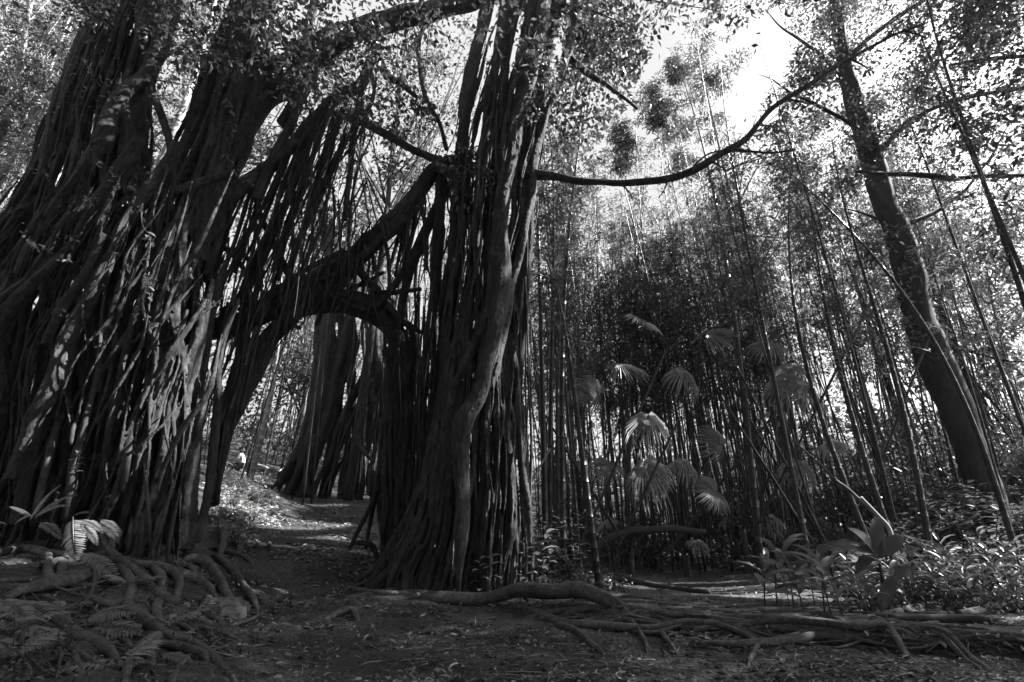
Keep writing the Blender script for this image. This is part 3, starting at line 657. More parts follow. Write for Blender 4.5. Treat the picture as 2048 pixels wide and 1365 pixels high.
for i in range(34):                                        # the veil of roots between the upper limbs and the arch
    t = rng.uniform(0, 1); x0 = 420 + t * 270; y0 = 440 - t * 230 + rng.uniform(-25, 8); ln = rng.uniform(200, 360)
    x1 = x0 - ln * rng.uniform(.25, .45); y1 = min(y0 + ln, 690 - (x1 - 330) * .36); r = rng.uniform(2, 4.8)
    aroot(LB, [(x0, y0, r), (x0*.66+x1*.34 + rng.uniform(-8, 8), y0*.66+y1*.34, r), (x0*.33+x1*.67 + rng.uniform(-8, 8), y0*.33+y1*.67, r), (x1, y1, r * .9)], [7.2 + t * .52 + rng.uniform(-.06, .1), rng.uniform(7.4, 8.1)], 6)
for i in range(14):
    x0 = rng.uniform(430, 520); y0 = 690 - (x0 - 430) * .4; x1 = x0 - rng.uniform(35, 75); y1 = rng.uniform(820, 1010); r = rng.uniform(2, 5)
    aroot(LB, [(x0, y0, r), (x0*.6+x1*.4 + rng.uniform(-6, 6), y0*.6+y1*.4, r), (x1, y1, r)], rng.uniform(7.1, 7.8), 6)
for i in range(28):
    x0 = rng.uniform(300, 640); y0 = 700 - (x0 - 300) * .5 - rng.uniform(0, 200); x1 = x0 - rng.uniform(30, 120); y1 = min(y0 + rng.uniform(160, 380), arch_y(x1)); r = rng.uniform(.9, 2)
    if y1 < y0 + 40: continue
    aroot(LB, [(x0, y0, r), (x0*.66+x1*.34 + rng.uniform(-9, 9), y0*.66+y1*.34, r), (x0*.33+x1*.67 + rng.uniform(-9, 9), y0*.33+y1*.67, r), (x1, y1, r * .6)], rng.uniform(6.9, 7.9), 5, wob=.015)
m = MB()
for i in range(110):
    x0 = rng.uniform(330, 760); y0 = 520 - (x0 - 330) * .95 + rng.uniform(-20, 230); x1 = x0 - rng.uniform(10, 130); y1 = min(y0 + rng.uniform(120, 380), arch_y(x1) + rng.uniform(-15, 12)); r = rng.uniform(.8, 2.6)
    if y1 < y0 + 40: continue
    strand(m, [(x0, y0, r), ((x0*2+x1)/3 + rng.uniform(-16, 16), (y0*2+y1)/3, r), ((x0+x1*2)/3 + rng.uniform(-16, 16), (y0+y1*2)/3, r), (x1, min(y1, 1040), r * .5)], [7.3, rng.uniform(6.9, 8.2)], 5, .07, .2, .015)
o = m.build('hanging_rootlets', M['root'], LB); o['kind'] = 'stuff'
# roots pouring down the bank
for px in [[(-10,1145,7),(60,1135,8),(130,1122,8),(200,1112,7),(250,1098,5)],
           [(-10,1182,8),(50,1180,9),(110,1172,10,.8),(150,1158,10,.8),(185,1138,9),(200,1120,7)],
           [(20,1190,8),(80,1170,9),(140,1152,8),(190,1130,7)],
           [(85,1110,7),(95,1140,9),(100,1165,8)],[(128,1112,6),(124,1140,7),(118,1160,6)],[(-10,1108,7),(40,1100,8),(90,1108,7),(150,1115,6)],
           [(200,1095,7),(225,1108,10),(245,1130,9),(270,1155,8),(300,1182,8),(345,1205,7),(375,1225,6),(410,1245,5),(450,1270,4),(480,1285,3)],
           [(235,1120,6),(275,1130,8),(310,1135,8),(350,1148,9),(390,1160,8),(420,1178,6)],
           [(300,1132,6),(312,1150,8),(318,1170,8),(317,1188,6)],[(345,1145,6),(357,1165,8),(352,1190,8),(350,1208,6)],
           [(235,1135,6),(255,1160,8),(262,1185,8),(250,1208,8),(215,1210,7),(180,1200,6)],
           [(225,1200,6),(262,1225,10),(300,1252,11,.8),(330,1270,10),(380,1285,9),(420,1312,9),(450,1345,8),(470,1370,7)],
           [(100,1225,9),(130,1262,11),(165,1280,11,.8),(200,1298,11),(225,1315,8)],
           [(40,1215,9),(85,1225,12),(112,1245,11),(140,1270,9)],
           [(312,1205,7),(305,1225,9),(312,1255,9),(322,1272,7)],
           [(318,1275,8),(280,1295,10,.8),(258,1325,10),(245,1368,9)],
           [(308,1290,7),(350,1295,9),(385,1305,9),(408,1318,7)],
           [(310,1280,7),(306,1305,8),(302,1335,7)],
           [(372,1315,5),(352,1340,7),(345,1368,6)],
           [(430,1115,6),(455,1138,7),(478,1160,6),(505,1195,6),(510,1218,4)],[(430,1095,4),(460,1105,5),(485,1115,5),(500,1128,4)],
           [(380,1120,8),(410,1130,10),(440,1160,9),(455,1190,7),(462,1210,5)],
           [(375,1135,5),(392,1155,6),(412,1172,7),(425,1185,5)],[(400,1160,4),(425,1190,5),(440,1215,5),(460,1240,3)],
           [(340,1215,4),(390,1240,5),(440,1268,4),(490,1290,3)],[(-10,1240,7),(50,1245,9),(100,1262,8)],[(145,1300,5),(150,1330,6),(165,1370,6)],[(180,1320,5),(210,1340,6),(230,1368,6)],
           [(-10,1165,5),(60,1160,6),(120,1150,6),(170,1140,5)],[(30,1095,6),(90,1090,7),(150,1098,7),(210,1105,6)],[(60,1270,5),(120,1290,7),(190,1330,6)],
           [(270,1215,4),(300,1230,5),(340,1240,5),(380,1262,4)],[(440,1060,7,2),(445,1090,7,1),(440,1115,6)],[(483,1050,5,2.5),(485,1075,5,1.5),(482,1098,5)]]:
    sroot(LB, px)
mat_ = MB()
for i in range(100):
    x = rng.uniform(-20, 420); y = rng.uniform(1110, 1330); a = rng.uniform(-.5, 1.1); n = rng.integers(3, 6); q = []; r = rng.uniform(1.5, 4)
    for k in range(n):
        q.append((x, y, r * (1 - .1 * k), rng.uniform(.7, 1.8))); s_ = rng.uniform(25, 50); x += s_ * math.cos(a); y += s_ * math.sin(a) * .8; a += rng.normal(0, .45)
    sroot(LB, q, into=None if i < 30 else mat_, slim=1 if i < 30 else .75)
o = mat_.build('root_mat', M['sroot'], LB); o['kind'] = 'stuff'
cc = np.vstack([rbox(190, (-9, -1.5), (3, 9), (8.5, 12)), rpx(16, (200, 560), (-80, 60), (6.6, 7.6)), rpx(16, (540, 900), (-180, -30), (7.2, 8.5))])
crown(LB, cc, .45, 60)
m = MB(); cluster_leaves(m, rpx(26, (20, 420), (120, 720), (5.95, 6.3)), .09, 9, (.035, .07), .5, TL, False)
sp = m.build('bark_sprouts', M['fleaf'], LB); sp['kind'] = 'stuff'

# ---- the banyan beyond the arch
BB = thing('banyan_tree', 'flaring banyan with thin curtain of roots standing beyond the arch at the path end', 'tree', G(650, 992))
m = MB()
for px, Y in [([(548,985,8),(575,940,10),(605,890,12),(625,820,13),(636,740,13),(642,660,13),(655,560,12),(670,440,11)], 15.6),
              ([(575,992,7),(600,940,9),(622,870,11),(640,790,12),(655,690,13),(660,600,12),(672,480,12)], 15.4),
              ([(605,995,6),(615,960,8),(640,890,9),(660,800,10),(680,720,10),(700,640,9),(720,540,8)], 15.5),
              ([(618,992,5),(612,960,6),(618,920,6),(632,870,7)], 15.2),
              ([(640,996,6),(660,920,8),(690,830,9),(725,760,9),(760,690,8),(790,600,8)], 15.7),
              ([(670,640,9),(665,560,9),(650,480,8),(640,380,8)], 15.6)]:
    strand(m, px, Y, 8, .15)
fill(m, [(480,650,730),(600,645,765),(700,650,775),(800,635,772),(900,600,765),(990,560,755)], 34, (2.5, 5.5), 15.9, .5, 992, 560, step=.2, wob=.03)
fuse(m, 'trunk', M['bark'], BB, .035)
for i in range(14):
    x0 = rng.uniform(690, 775); x1 = x0 - rng.uniform(-5, 25); y0 = rng.uniform(640, 800)
    aroot(BB, [(x0, y0, 2.4), ((x0+x1)/2 + rng.uniform(-5, 5), (y0+985)/2, 2.4), (x1, 985, 2.2)], rng.uniform(15, 16.2), 5, mat='root')
aroot(BB, [(745,760,3),(725,800,4),(712,850,4.5),(718,890,4),(738,915,3.5),(750,925,3)], 14.5); aroot(BB, [(735,990,2.5),(742,940,3),(750,900,3),(748,860,3)], 14.6)
crown(BB, np.vstack([rpx(60, (560, 900), (100, 480), (15, 19)), rpx(30, (640, 760), (420, 600), (15.5, 17.5))]), .7, 60, (.14, .24), mat='tleaf')
# ------------------------------------------------------------------ the leaning tree on the slope
RT = thing('leaning_tree', 'thick smooth trunk leaning inward over the slope behind tall bamboo culms', 'tree', G(1985, 1042))
m = MB(); strand(m, [(2005,1075,38),(1982,1030,30),(1958,950,28),(1932,870,27),(1896,780,29),(1856,690,29),(1834,620,25),(1817,540,24),(1797,470,23),(1767,400,20),(1738,300,19),(1712,215,17),(1688,120,13),(1665,-20,9),(1650,-120,5)], [12,12,12.2], 14, .15, .07)
m.build('trunk', M['gbark'], RT)
for px, Y in [([(1716,344,5),(1780,348,7),(1850,352,7),(1920,356,7),(1990,352,7),(2070,350,6)], 11.2), ([(1745,320,9),(1800,260,8),(1870,215,7),(1960,190,6),(2060,175,5)], 12),
              ([(1735,280,8),(1690,240,6),(1640,215,4.5),(1590,190,3),(1545,160,1.6),(1515,150,.6)], 12.2), ([(1690,120,8),(1760,60,7),(1850,0,6),(1960,-60,4)], 12), ([(1900,130,4),(1950,122,5),(2060,110,5)], 11.5),
              ([(1790,455,7),(1860,430,6),(1930,380,4),(1990,300,2.4),(2020,240,1)], 12.2), ([(1800,470,6),(1760,440,4),(1700,420,2),(1660,420,.8)], 12), ([(1700,180,6),(1640,110,4.5),(1570,60,2.6),(1530,20,1.2)], 12.2)]:
    m = MB(); strand(m, [(a_, b_, c_ * .7) for a_, b_, c_ in px], Y, 7, .12, .18, .015); m.build('branch', M['gbark'], RT)
cc = np.vstack([rpx(66, (1600, 1760), (-40, 300), (12.6, 15)), rpx(100, (1740, 2080), (-60, 340), (12.5, 15.5)), rpx(26, (1830, 2080), (-60, 300), (10.5, 12)), rpx(46, (1640, 2080), (330, 560), (12.7, 15.5)), rpx(60, (1560, 1720), (-80, 170), (11, 13.5)), rpx(40, (1660, 1880), (-20, 520), (10.6, 11.8)), rpx(16, (1500, 1640), (90, 260), (11.5, 13)),
                rpx(16, (1480, 1620), (180, 330), (11.5, 13.5)), rpx(60, (2000, 2500), (100, 800), (11.5, 15))])  # last clusters, mostly out of view, added to shade the trunk
crown(RT, cc, .5, 80, (.09, .17), .5, 'tleaf')

# ------------------------------------------------------------------ bamboo
def culm_mesh(name, hgt, r, bend, mat):
    m = MB(); zs, rs = [], []; z = 0.; k = 0
    while z < hgt:
        t = z / hgt; rr = r * (1 - .82 * t ** 1.3); L = (.16 + .2 * min(1, k / 6)) * (1.15 if t < .6 else .9)
        zs += [z, z + .008, z + .02, z + L * .5, z + L - .012]; rs += [rr * 1.0, rr * 1.13, rr * .98, rr, rr * .99]; z += L; k += 1
    zs = np.array(zs); p = np.stack([bend * (zs / hgt) ** 3, .25 * bend * np.sin(zs / hgt * 4), zs], 1)
    n, s = len(p), 8; a = np.linspace(0, 2 * np.pi, s, endpoint=False); rs = np.array(rs)
    v = p[:, None] + np.stack([np.cos(a)[None] * rs[:, None], np.sin(a)[None] * rs[:, None], np.zeros((n, s))], -1)
    i = np.arange(n - 1)[:, None] * s; j = np.arange(s)[None]; kk = (j + 1) % s
    m.add(v.reshape(-1, 3), np.stack([i + j, i + kk, i + s + kk, i + s + j], -1).reshape(-1, 4)); return m.mesh(name, mat)

def spray_mesh(name, hgt, bend, z0, per, nl, top=1.0, mat=None, wide=1.):
    m = MB(); C, D = [], []
    for z in np.arange(z0 * hgt, hgt, .3):
        t = z / hgt
        for b in range(per if rng.random() < .85 else 0):
            a = rng.uniform(0, 6.3); Lb = wide * rng.uniform(.35, 1.15) * (1.15 - .75 * t); up = rng.uniform(.2, .9)
            base = np.array([bend * t ** 3, .25 * bend * math.sin(t * 4), z]); dr = np.array([math.cos(a), math.sin(a), up]); e = base + dr * Lb - np.array([0, 0, .25 * Lb])
            tube(m, [base, base + dr * Lb * .55, e], [.006, .004, .002], 3, .5, 0)
            for q in (.4, .65, .85, 1.0):
                c = base + (e - base) * q
                for l in range(nl):
                    C.append(c + rng.normal(0, .09, 3)); D.append(dr * .55 + rng.normal(0, .55, 3) - np.array([0, 0, .65]))
    C = np.array(C); D = np.array(D); n = rng.normal(0, .5, C.shape); n[:, 2] += 1
    l = rng.uniform(.12, .22, len(C)); me_w = l * rng.uniform(.15, .24, len(C)); tw = MB(); tw.v, tw.f, tw.n = list(m.v), {k: list(v) for k, v in m.f.items()}, m.n
    leaves(m, C, D, n, l, me_w); me = m.mesh(name, mat); SPRAY[me.name] = (tw, C, D, n, l, me_w); return me
SPRAY = {}
def carved(me, mw):
    tw, C, D, n, l, wd = SPRAY[me.name]; w = C @ mw[:3, :3].T + mw[:3, 3]; k = open_to_sun(w) & ~clear_sky(w)
    if k.all(): return me
    m = MB(); m.v, m.f, m.n = list(tw.v), {a: list(b) for a, b in tw.f.items()}, tw.n; leaves(m, C[k], D[k], n[k], l[k], wd[k]); return m.mesh('foliage', M['bleaf'])

BV = []
for k, (hg, bd) in enumerate([(13.5, .6), (12.5, -.9), (14.5, 1.0), (12, .3), (15, -.4)]):
    BV.append((hg, culm_mesh('culm', hg, .034, bd, M['culm']), spray_mesh('foliage', hg, bd, .4, 2, 5, mat=M['bleaf']), spray_mesh('foliage', hg, bd, .8, 2, 5, mat=M['bleaf'])))
BP = [(13.5, culm_mesh('culm', 13.5, .055, .5, M['culmp']), spray_mesh('foliage', 13.5, .5, .5, 2, 5, mat=M['bleaf']), spray_mesh('foliage', 13.5, .5, .8, 1, 5, mat=M['bleaf']))]

def bamboo(base, direction, var, scale, label, group=None, fat=1., sparse=False, leafy=True):
    r = thing('bamboo', label, 'bamboo', base, group)
    q = Vector((0, 0, 1)).rotation_difference(Vector(direction)); q = q @ Quaternion((0, 0, 1), rng.uniform(0, 6.28))
    r.rotation_euler = q.to_euler(); r.scale = (scale * fat, scale * fat, scale)
    c = bpy.data.objects.new('culm', var[1]); COL.objects.link(c); c.parent = r
    if leafy:
        mw = Matrix.Translation(Vector(base)) @ q.to_matrix().to_4x4() @ Matrix.Diagonal((scale, scale, scale, 1))
        f = bpy.data.objects.new('foliage', carved(var[3] if sparse else var[2], np.array(mw))); COL.objects.link(f); f.parent = r; f.scale = (1 / fat, 1 / fat, 1)
    return r

def bamboo2(p1, p2, Y1, Y2, label, rpx_, var=None, ext=None, group=None, sparse=False):
    a, b = P(*p1, Y1), P(*p2, Y2); d = unit(b - a); t = np.linspace(-8, 12, 400); q = a + np.outer(t, d); g = q[:, 2] - H(q[:, 0], q[:, 1])
    k = np.argmax(g > -.1); base = q[k]; var = var or BV[rng.integers(len(BV))]
    L = ext or np.linalg.norm(b - base) + 3; s = L / var[0]
    return bamboo(base, d, var, s, label, group, PXM(rpx_, a) / (.03 if var is not BP[0] else .05) / s, sparse)

# culms that stand out
for a in [((1092,960),(1088,330),9.2,9.2,'dark straight bamboo culm just beside the braided column, first of the tall stand',6),
          ((1130,960),(1136,330),9.6,9.6,'pale straight bamboo culm with a glossy edge, second beside the braided column',6.5),
          ((1112,900),(1150,260),10.5,10.5,'slim bamboo culm crossing behind the two straight culms beside the braided column',5),
          ((1197,1140),(1168,600),8.6,8.8,'thick bamboo culm with clear rings standing by the low shrub, curved at its foot',7),
          ((1475,700),(1425,240),12,12.6,'tall bamboo culm rising past the bare branch toward the lone round plume',5),
          ((1560,860),(1445,330),9.5,9.8,'slanting bamboo culm crossing the bare branch, in front of the fan palms',4.5),
          ((1700,900),(1560,380),9.6,9.9,'dark bamboo culm of the tight leaning bunch before the leaning tree, longest of the bunch',5),
          ((2048,600),(1880,200),8.6,8.8,'thick bamboo culm slanting across the crown of the leaning tree',5),
          ((2048,720),(1800,80),8.9,9.2,'thick glossy bamboo culm that leans furthest, above the bare side branch',5.5),
          ((1905,830),(1760,500),9.2,9.4,'pale streaked bamboo culm crossing right in front of the leaning trunk',4.5),
          ((1840,1060),(1700,560),9.3,9.5,'dark bamboo culm ending beside the broad leaved plant',6),
          ((1780,1050),(1640,560),9.4,9.6,'dark bamboo culm with its foot behind the broad leaved plant',6)]:
    bamboo2(*a)
for px, py, Y, w, nm in [(1408,125,15,55,'bamboo with a big round plume standing alone against the open sky'),(1312,205,15.5,32,'bamboo with a narrow upright plume against the sky, lower than the big round plume'),(1350,140,17,16,'bamboo with a tiny round tuft between the two sky plumes'),
                         (1350,290,16,60,'bamboo with a broad leafy top just under the tiny tuft'),(1240,290,16,28,'short topped bamboo with a wispy tip by the edge of the fig crown')]:
    t = P(px, py, Y); b = np.array([t[0] + .3, Y, 0]); b[2] = h1(b[0], b[1]) - .1; r = thing('plume_bamboo', nm, 'bamboo', b)
    m = MB(); tube(m, [b, (b + t) / 2 + [.15, 0, .2], t + [0, 0, .3]], [.04, .03, .008], 7, .4, .02); m.build('culm', M['culm'], r)
    w_ = PXM(w, t); hh = PXM(w * (1.5 if w < 40 else 1.0), t); n = int(50 + w * 1.6)
    w_ = PXM(w, t); hh = PXM(w * (1.6 if w < 40 else 1.15), t); m = MB(); cs = []
    for q in range(34):
        s_ = rng.uniform(-1.25, .9); a = rng.uniform(0, 6.3); ln = w_ * rng.uniform(.35, 1.15) * (1 - .45 * max(s_, 0)) * (1 if s_ > -.7 else .5); b0 = t + [0, 0, s_ * hh]; e0 = b0 + [ln * math.cos(a), ln * math.sin(a), ln * rng.uniform(.0, .7)]; e1 = e0 + [.4 * ln * math.cos(a), .4 * ln * math.sin(a), -ln * rng.uniform(.1, .6)]
        tube(m, [b0, e0, e1], [.008, .005, .002], 4, .3, 0); cs += [b0 + (e0 - b0) * k_ for k_ in (.45, .8)] + [e0 + (e1 - e0) * k_ for k_ in (.3, .65, 1.)]
    cluster_leaves(m, cs, .2, 17, (.12, .24), .19, TQ, False, .6); m.build('foliage', M['under'], r)

used = []
PALMSUN = [P(1298,860,9.85), P(1180,790,11.4), P(1275,960,10.4), P(1425,985,10.2)]
def axis_near(b, d, T, pad, seen=True):        # would the culm stand in this frond's sunbeam, or right in front of the frond
    t = np.linspace(0, 12, 60); p = b + np.outer(t, d)
    for v in (SUN, unit(np.array([0, 0, CAMZ]) - T))[:1 + seen]:
        q = p - T; al = q @ v; pe = np.linalg.norm(q - al[:, None] * v, axis=1)
        if ((pe < pad) & (al > 0)).any(): return True
    return False
def stand(n, pxr, Yr, label, group, var=None, mind=.22, scale=(.74, 1.14), lean=.05, fat=(.55, 1.4), leanx=0., maxtry=25000):
    k = 0; tries = 0
    while k < n and tries < maxtry:
        tries += 1; Y = Yr[0] + (Yr[1] - Yr[0]) * rng.random() ** .85; b = P(rng.uniform(*pxr), 1100, Y); b[2] = h1(b[0], b[1]) - .08
        if any((b[0]-u[0])**2 + (b[1]-u[1])**2 < mind**2 for u in used): continue
        d = unit(np.array([rng.normal(leanx, lean), rng.normal(0, lean), 1]))
        hit = False
        if any(abs(T[1] - Y) < 3 and axis_near(b, d, T, .48) for T in PALMSUN) or any(axis_near(b, d, T, .15, False) for T in PATHSUN): continue
        used.append(b); k += 1
        v = (var or BV)[rng.integers(len(var or BV))]
        bamboo(b, d, v, rng.uniform(*scale), label, group, rng.uniform(*fat), hit)
stand(168, (1095, 1640), (9.6, 19), 'thin dark bamboo culm in the dense stand around the fan palms', 'bamboo stand around the fan palms')
stand(50, (1640, 2180), (9.0, 18), 'thin leaning bamboo culm on the slope around the smooth leaning trunk', 'bamboo on the slope by the leaning trunk', lean=.06)
stand(36, (420, 960), (17.5, 26), 'slender bamboo culm far behind the arch and the flaring banyan', 'bamboo beyond the arch', lean=.05)
stand(18, (-640, -190), (8.6, 12), 'pale stout bamboo culm behind the massive banyan on the bank', 'pale bamboo behind the massive banyan', BP, .3, lean=.02, fat=(.9, 1.3))
for (p1, p2, Y) in [((330,300),(475,10),10), ((350,280),(440,60),11), ((0,430),(125,150),9.2), ((10,520),(165,200),9.6), ((0,260),(105,30),9.4), ((-10,600),(185,180),9.0), ((40,400),(160,130),10.2)]:
    bamboo2(p1, p2, Y, Y, 'pale stout bamboo culm behind the massive banyan on the bank', 9, BP[0], group='pale bamboo behind the massive banyan')
bamboo2((640,370), (755,250), 13, 13, 'pale bare bamboo pole slanting behind the thin branch joined to the braided column', 4, sparse=True, ext=9)
bamboo2((530,800), (560,640), 15, 15, 'pale bamboo pole standing between the dark slanting trunk and the flaring banyan', 5, BP[0], sparse=True, ext=9)

m = MB()
for i in range(250):
    Y = rng.uniform(12.5, 25); b = P(rng.uniform(1075, 2150) if i < 200 else rng.uniform(450, 900), 1080, Y); b[2] = h1(b[0], b[1]) - .05; t = b + np.array([rng.normal(0, .7), rng.normal(0, .7), rng.uniform(7, 13)])
    if any(axis_near(b, unit(t - b), T, .12, False) for T in PATHSUN): continue
    r = rng.uniform(.014, .034); tube(m, [b, b * .5 + t * .5 + rng.normal(0, .12, 3), t], [r, r * .85, r * .35], 5, .9, 0)
o = m.build('bamboo_thicket', M['culm']); o['kind'] = 'stuff'; o['label'] = 'crowded thin culms deep in the bamboo stand'
# ------------------------------------------------------------------ fan palms
def fan_mesh(name, Rr, spread, droop, nseg=34, split=.45):
    m = MB(); a = np.linspace(-spread / 2, spread / 2, nseg + 1); V, F = [], []
    def pt(r, an, h): 
        dz = -droop * (r / Rr) ** 2.2 * Rr + h; sh = 1 - .25 * droop * (r / Rr) ** 2
        return (r * sh * math.cos(an), r * sh * math.sin(an), dz + .05 * Rr * (abs(an) / 1.5) ** 2)
    for i in range(nseg):
        a0, a1 = a[i], a[i+1]; am = (a0 + a1) / 2; L = Rr * (1 - .18 * (abs(am) / (spread / 2)) ** 2) * rng.uniform(.93, 1.04); o = len(V); sp = split * rng.uniform(.85, 1.15) * L
        tw = rng.normal(0, .025)
        V += [pt(.02, a0, 0), pt(.02, am, 0), pt(.02, a1, 0), pt(sp, a0, 0), pt(sp, am, .045 * Rr), pt(sp, a1, 0)]
        w = (a1 - a0) * .24; e = L * .78; V += [pt(e, am - w + tw, -.02 * Rr), pt(e, am + tw, .012 * Rr), pt(e, am + w + tw, -.02 * Rr)]
        x = pt(L, am + tw * 1.6, 0); V += [(x[0], x[1], x[2] - .22 * droop * Rr * rng.uniform(.2, 1.3))]
        F += [[o, o+1, o+4, o+3], [o+1, o+2, o+5, o+4], [o+3, o+4, o+7, o+6], [o+4, o+5, o+8, o+7]]
        m.add(np.zeros((0, 3)), np.zeros((0, 3)))
    tr = [[9 + 10*i, 6 + 10*i, 7 + 10*i][::-1] for i in range(nseg)] + [[9 + 10*i, 7 + 10*i, 8 + 10*i][::-1] for i in range(nseg)]
    m.addm(V, [F, tr]); return m.mesh(name, M['palm'], False)
FANS = [fan_mesh('frond_blade', 1, 4.6, .5, 30, .34), fan_mesh('frond_blade', 1, 5.2, .85, 26, .32), fan_mesh('frond_blade', 1, 4.2, .25, 34, .5)]

def place(o, x, z, p, s):
    x = unit(x); z = unit(np.asarray(z) - x * (np.asarray(z) @ x)); y = np.cross(z, x)
    o.matrix_local = Matrix(((x[0]*s, y[0]*s, z[0]*s, p[0]), (x[1]*s, y[1]*s, z[1]*s, p[1]), (x[2]*s, y[2]*s, z[2]*s, p[2]), (0, 0, 0, 1)))

def fan_palm(label, base, hubs, stem=.5):
    """hubs: (hub point, blade direction, blade normal, radius, variant)"""
    r = thing('fan_palm', label, 'palm', base, None); b = np.asarray(base, float)
    m = MB(); tube(m, [b - [0, 0, .15], b + [0, 0, stem * .5], b + [.03, 0, stem]], [.09, .08, .06], 9, .06, .15); m.build('trunk', M['dead'], r)
    for hp, dr, nn, s, v in hubs:
        m = MB(); top = b + np.array([0, 0, stem]); mid = top + (hp - top) * .55 + np.array([0, 0, .18 * np.linalg.norm(hp - top)])
        tube(m, [top, mid, hp], [.018, .013, .009], 6, .1, .05); pt = m.build('petiole', M['culm'], r)
        o = bpy.data.objects.new('frond_blade', FANS[v]); COL.objects.link(o); o.parent = pt; place(o, np.asarray(dr, float), np.asarray(nn, float), hp, s)
def hub(px, py, Y, dr, nn, rp, v): p = P(px, py, Y); return (p, dr, nn, PXM(rp, p), v)
def rhubs(b, n, hz, s):
    out = []
    for i in range(n):
        a = rng.uniform(0, 6.3); rr = rng.uniform(.4, .9); p = np.array(b) + [rr * math.cos(a), rr * math.sin(a), hz * rng.uniform(.6, 1.1)]
        out.append((p, [math.cos(a), math.sin(a), -.3], [-.3 * math.cos(a), -.3 * math.sin(a), 1], s * rng.uniform(.7, 1.1), int(rng.integers(3))))
    return out
b = G(1300, 1170) + np.array([0, 1.5, 0]); b[2] = h1(b[0], b[1])
fan_palm('fan palm with the brightest drooping frond in the dense bamboo', b, [hub(1296,838,9.9,(0,-.75,-.65),(0,-.6,.8),66,1), hub(1290,935,9.9,(-.7,-.4,-.6),(-.2,-.5,.85),70,1), hub(1240,735,12,(.8,-.2,.1),(0,-.5,.8),62,0), hub(1275,640,12.4,(.8,-.3,-.4),(.3,-.4,.8),62,2), hub(1310,925,10.2,(.8,-.3,-.5),(.2,-.5,.8),58,1)] + rhubs(b, 1, 1.7, .5))
b = G(1210, 1165) + np.array([0, 3.2, 0]); b[2] = h1(b[0], b[1])
fan_palm('fan palm with a frond spread flat toward the viewer, behind the ringed bamboo culm', b, [hub(1195,788,11.6,(-.5,-.3,.45),(.1,-.95,.35),56,0), hub(1160,790,11.8,(-.8,-.3,-.1),(0,-.6,.8),48,2), hub(1215,930,11.4,(-.5,-.5,-.4),(-.1,-.8,.5),52,0)] + rhubs(b, 1, 1.4, .5))
b = G(1430, 1168) + np.array([0, 1.6, 0]); b[2] = h1(b[0], b[1])
fan_palm('fan palm with a pale low frond fanned sideways among thin culms', b, [hub(1432,985,10.4,(-.75,-.35,.1),(.1,-.85,.5),58,2), hub(1440,890,10.8,(-.5,-.3,.5),(0,-.9,.4),52,0), hub(1365,925,10.6,(-.2,-.7,-.2),(0,-.7,.7),46,1), hub(1418,672,12.4,(.5,-.2,.3),(-.5,-.5,.6),62,0), hub(1365,745,12,(.6,-.4,-.4),(.2,-.6,.8),56,1)] + rhubs(b, 1, 1.3, .5))
b = G(1590, 1160) + np.array([0, 2.0, 0]); b[2] = h1(b[0], b[1])
fan_palm('dark fan palm with drooping fronds high in the leaning bamboo', b, [hub(1570,760,11.4,(-.6,-.4,-.5),(-.2,-.5,.8),66,1), hub(1605,770,11.2,(.7,-.4,-.4),(.2,-.6,.8),66,1), hub(1585,735,11.6,(.1,-.6,-.3),(0,-.6,.8),60,1), hub(1540,690,12,(-.5,-.3,-.2),(0,-.7,.7),52,0), hub(1600,930,11,(-.3,-.6,-.5),(0,-.7,.6),50,1), hub(1650,890,11.2,(.6,-.5,-.2),(.1,-.8,.6),50,2)], 1.0)
b = G(1690, 1160) + np.array([0, 3.4, 0]); b[2] = h1(b[0], b[1])
fan_palm('small fan palm deep in the bamboo behind the crooked pale branch', b, rhubs(b, 4, 1.6, .5))

# ------------------------------------------------------------------ ferns
def frond_mesh(name, n=17, droop=.45, wid=.34):
    m = MB(); t = np.linspace(0, 1, n + 1); cx = t - .12 * droop * t ** 3; cz = .14 * np.sin(t * 2.2) * (1 - droop) - droop * .5 * t ** 2.4
    tube(m, np.stack([cx, 0 * t, cz], 1)[::2], np.linspace(.012, .003, len(t[::2])), 4, .08, 0)
    C, D, N, L = [], [], [], []
    for i in range(2, n + 1):
        for sd in (-1, 1):
            l = wid * math.sin(math.pi * (.16 + .8 * t[i])) ** .8 * rng.uniform(.88, 1.08)
            C.append((cx[i], 0, cz[i])); D.append((.42 + .3 * t[i], sd, -.18 + rng.normal(0, .07))); N.append((0, sd * .15, 1)); L.append(l)
    L = np.array(L); leaves(m, C, D, N, L, np.maximum(.05, L * .24), TL); return m.mesh(name, M['fern'])
FR = [frond_mesh('frond', 19, .3, .27), frond_mesh('frond', 17, .6, .2), frond_mesh('frond', 22, .15, .17)]
def fern(label, base, fr, group=None):
    r = thing('fern', label, 'fern', base, group)
    for p, dr, nn, s, v in fr:
        o = bpy.data.objects.new('frond', FR[v]); COL.objects.link(o); o.parent = r; place(o, np.asarray(dr, float), np.asarray(nn, float), np.asarray(p) - np.asarray(base), s)
def F2(a, b, Ya, Yb, v, nn=(0, -.5, .85)): p, q = P(*a, Ya), P(*b, Ya * .5 + Yb * .5); return (p, q - p, nn, np.linalg.norm(q - p) * 1.02, v)
fern('fern with one broad bright frond hanging over the roots of the massive banyan', P(140, 1075, 5.75), [F2((146,1034),(151,1116),5.55,5.4,0,(.2,-.9,.6)), F2((160,1040),(205,1052),5.6,5.5,1), F2((150,1030),(180,1018),5.7,5.6,1), F2((165,1050),(196,1080),5.6,5.5,1)])
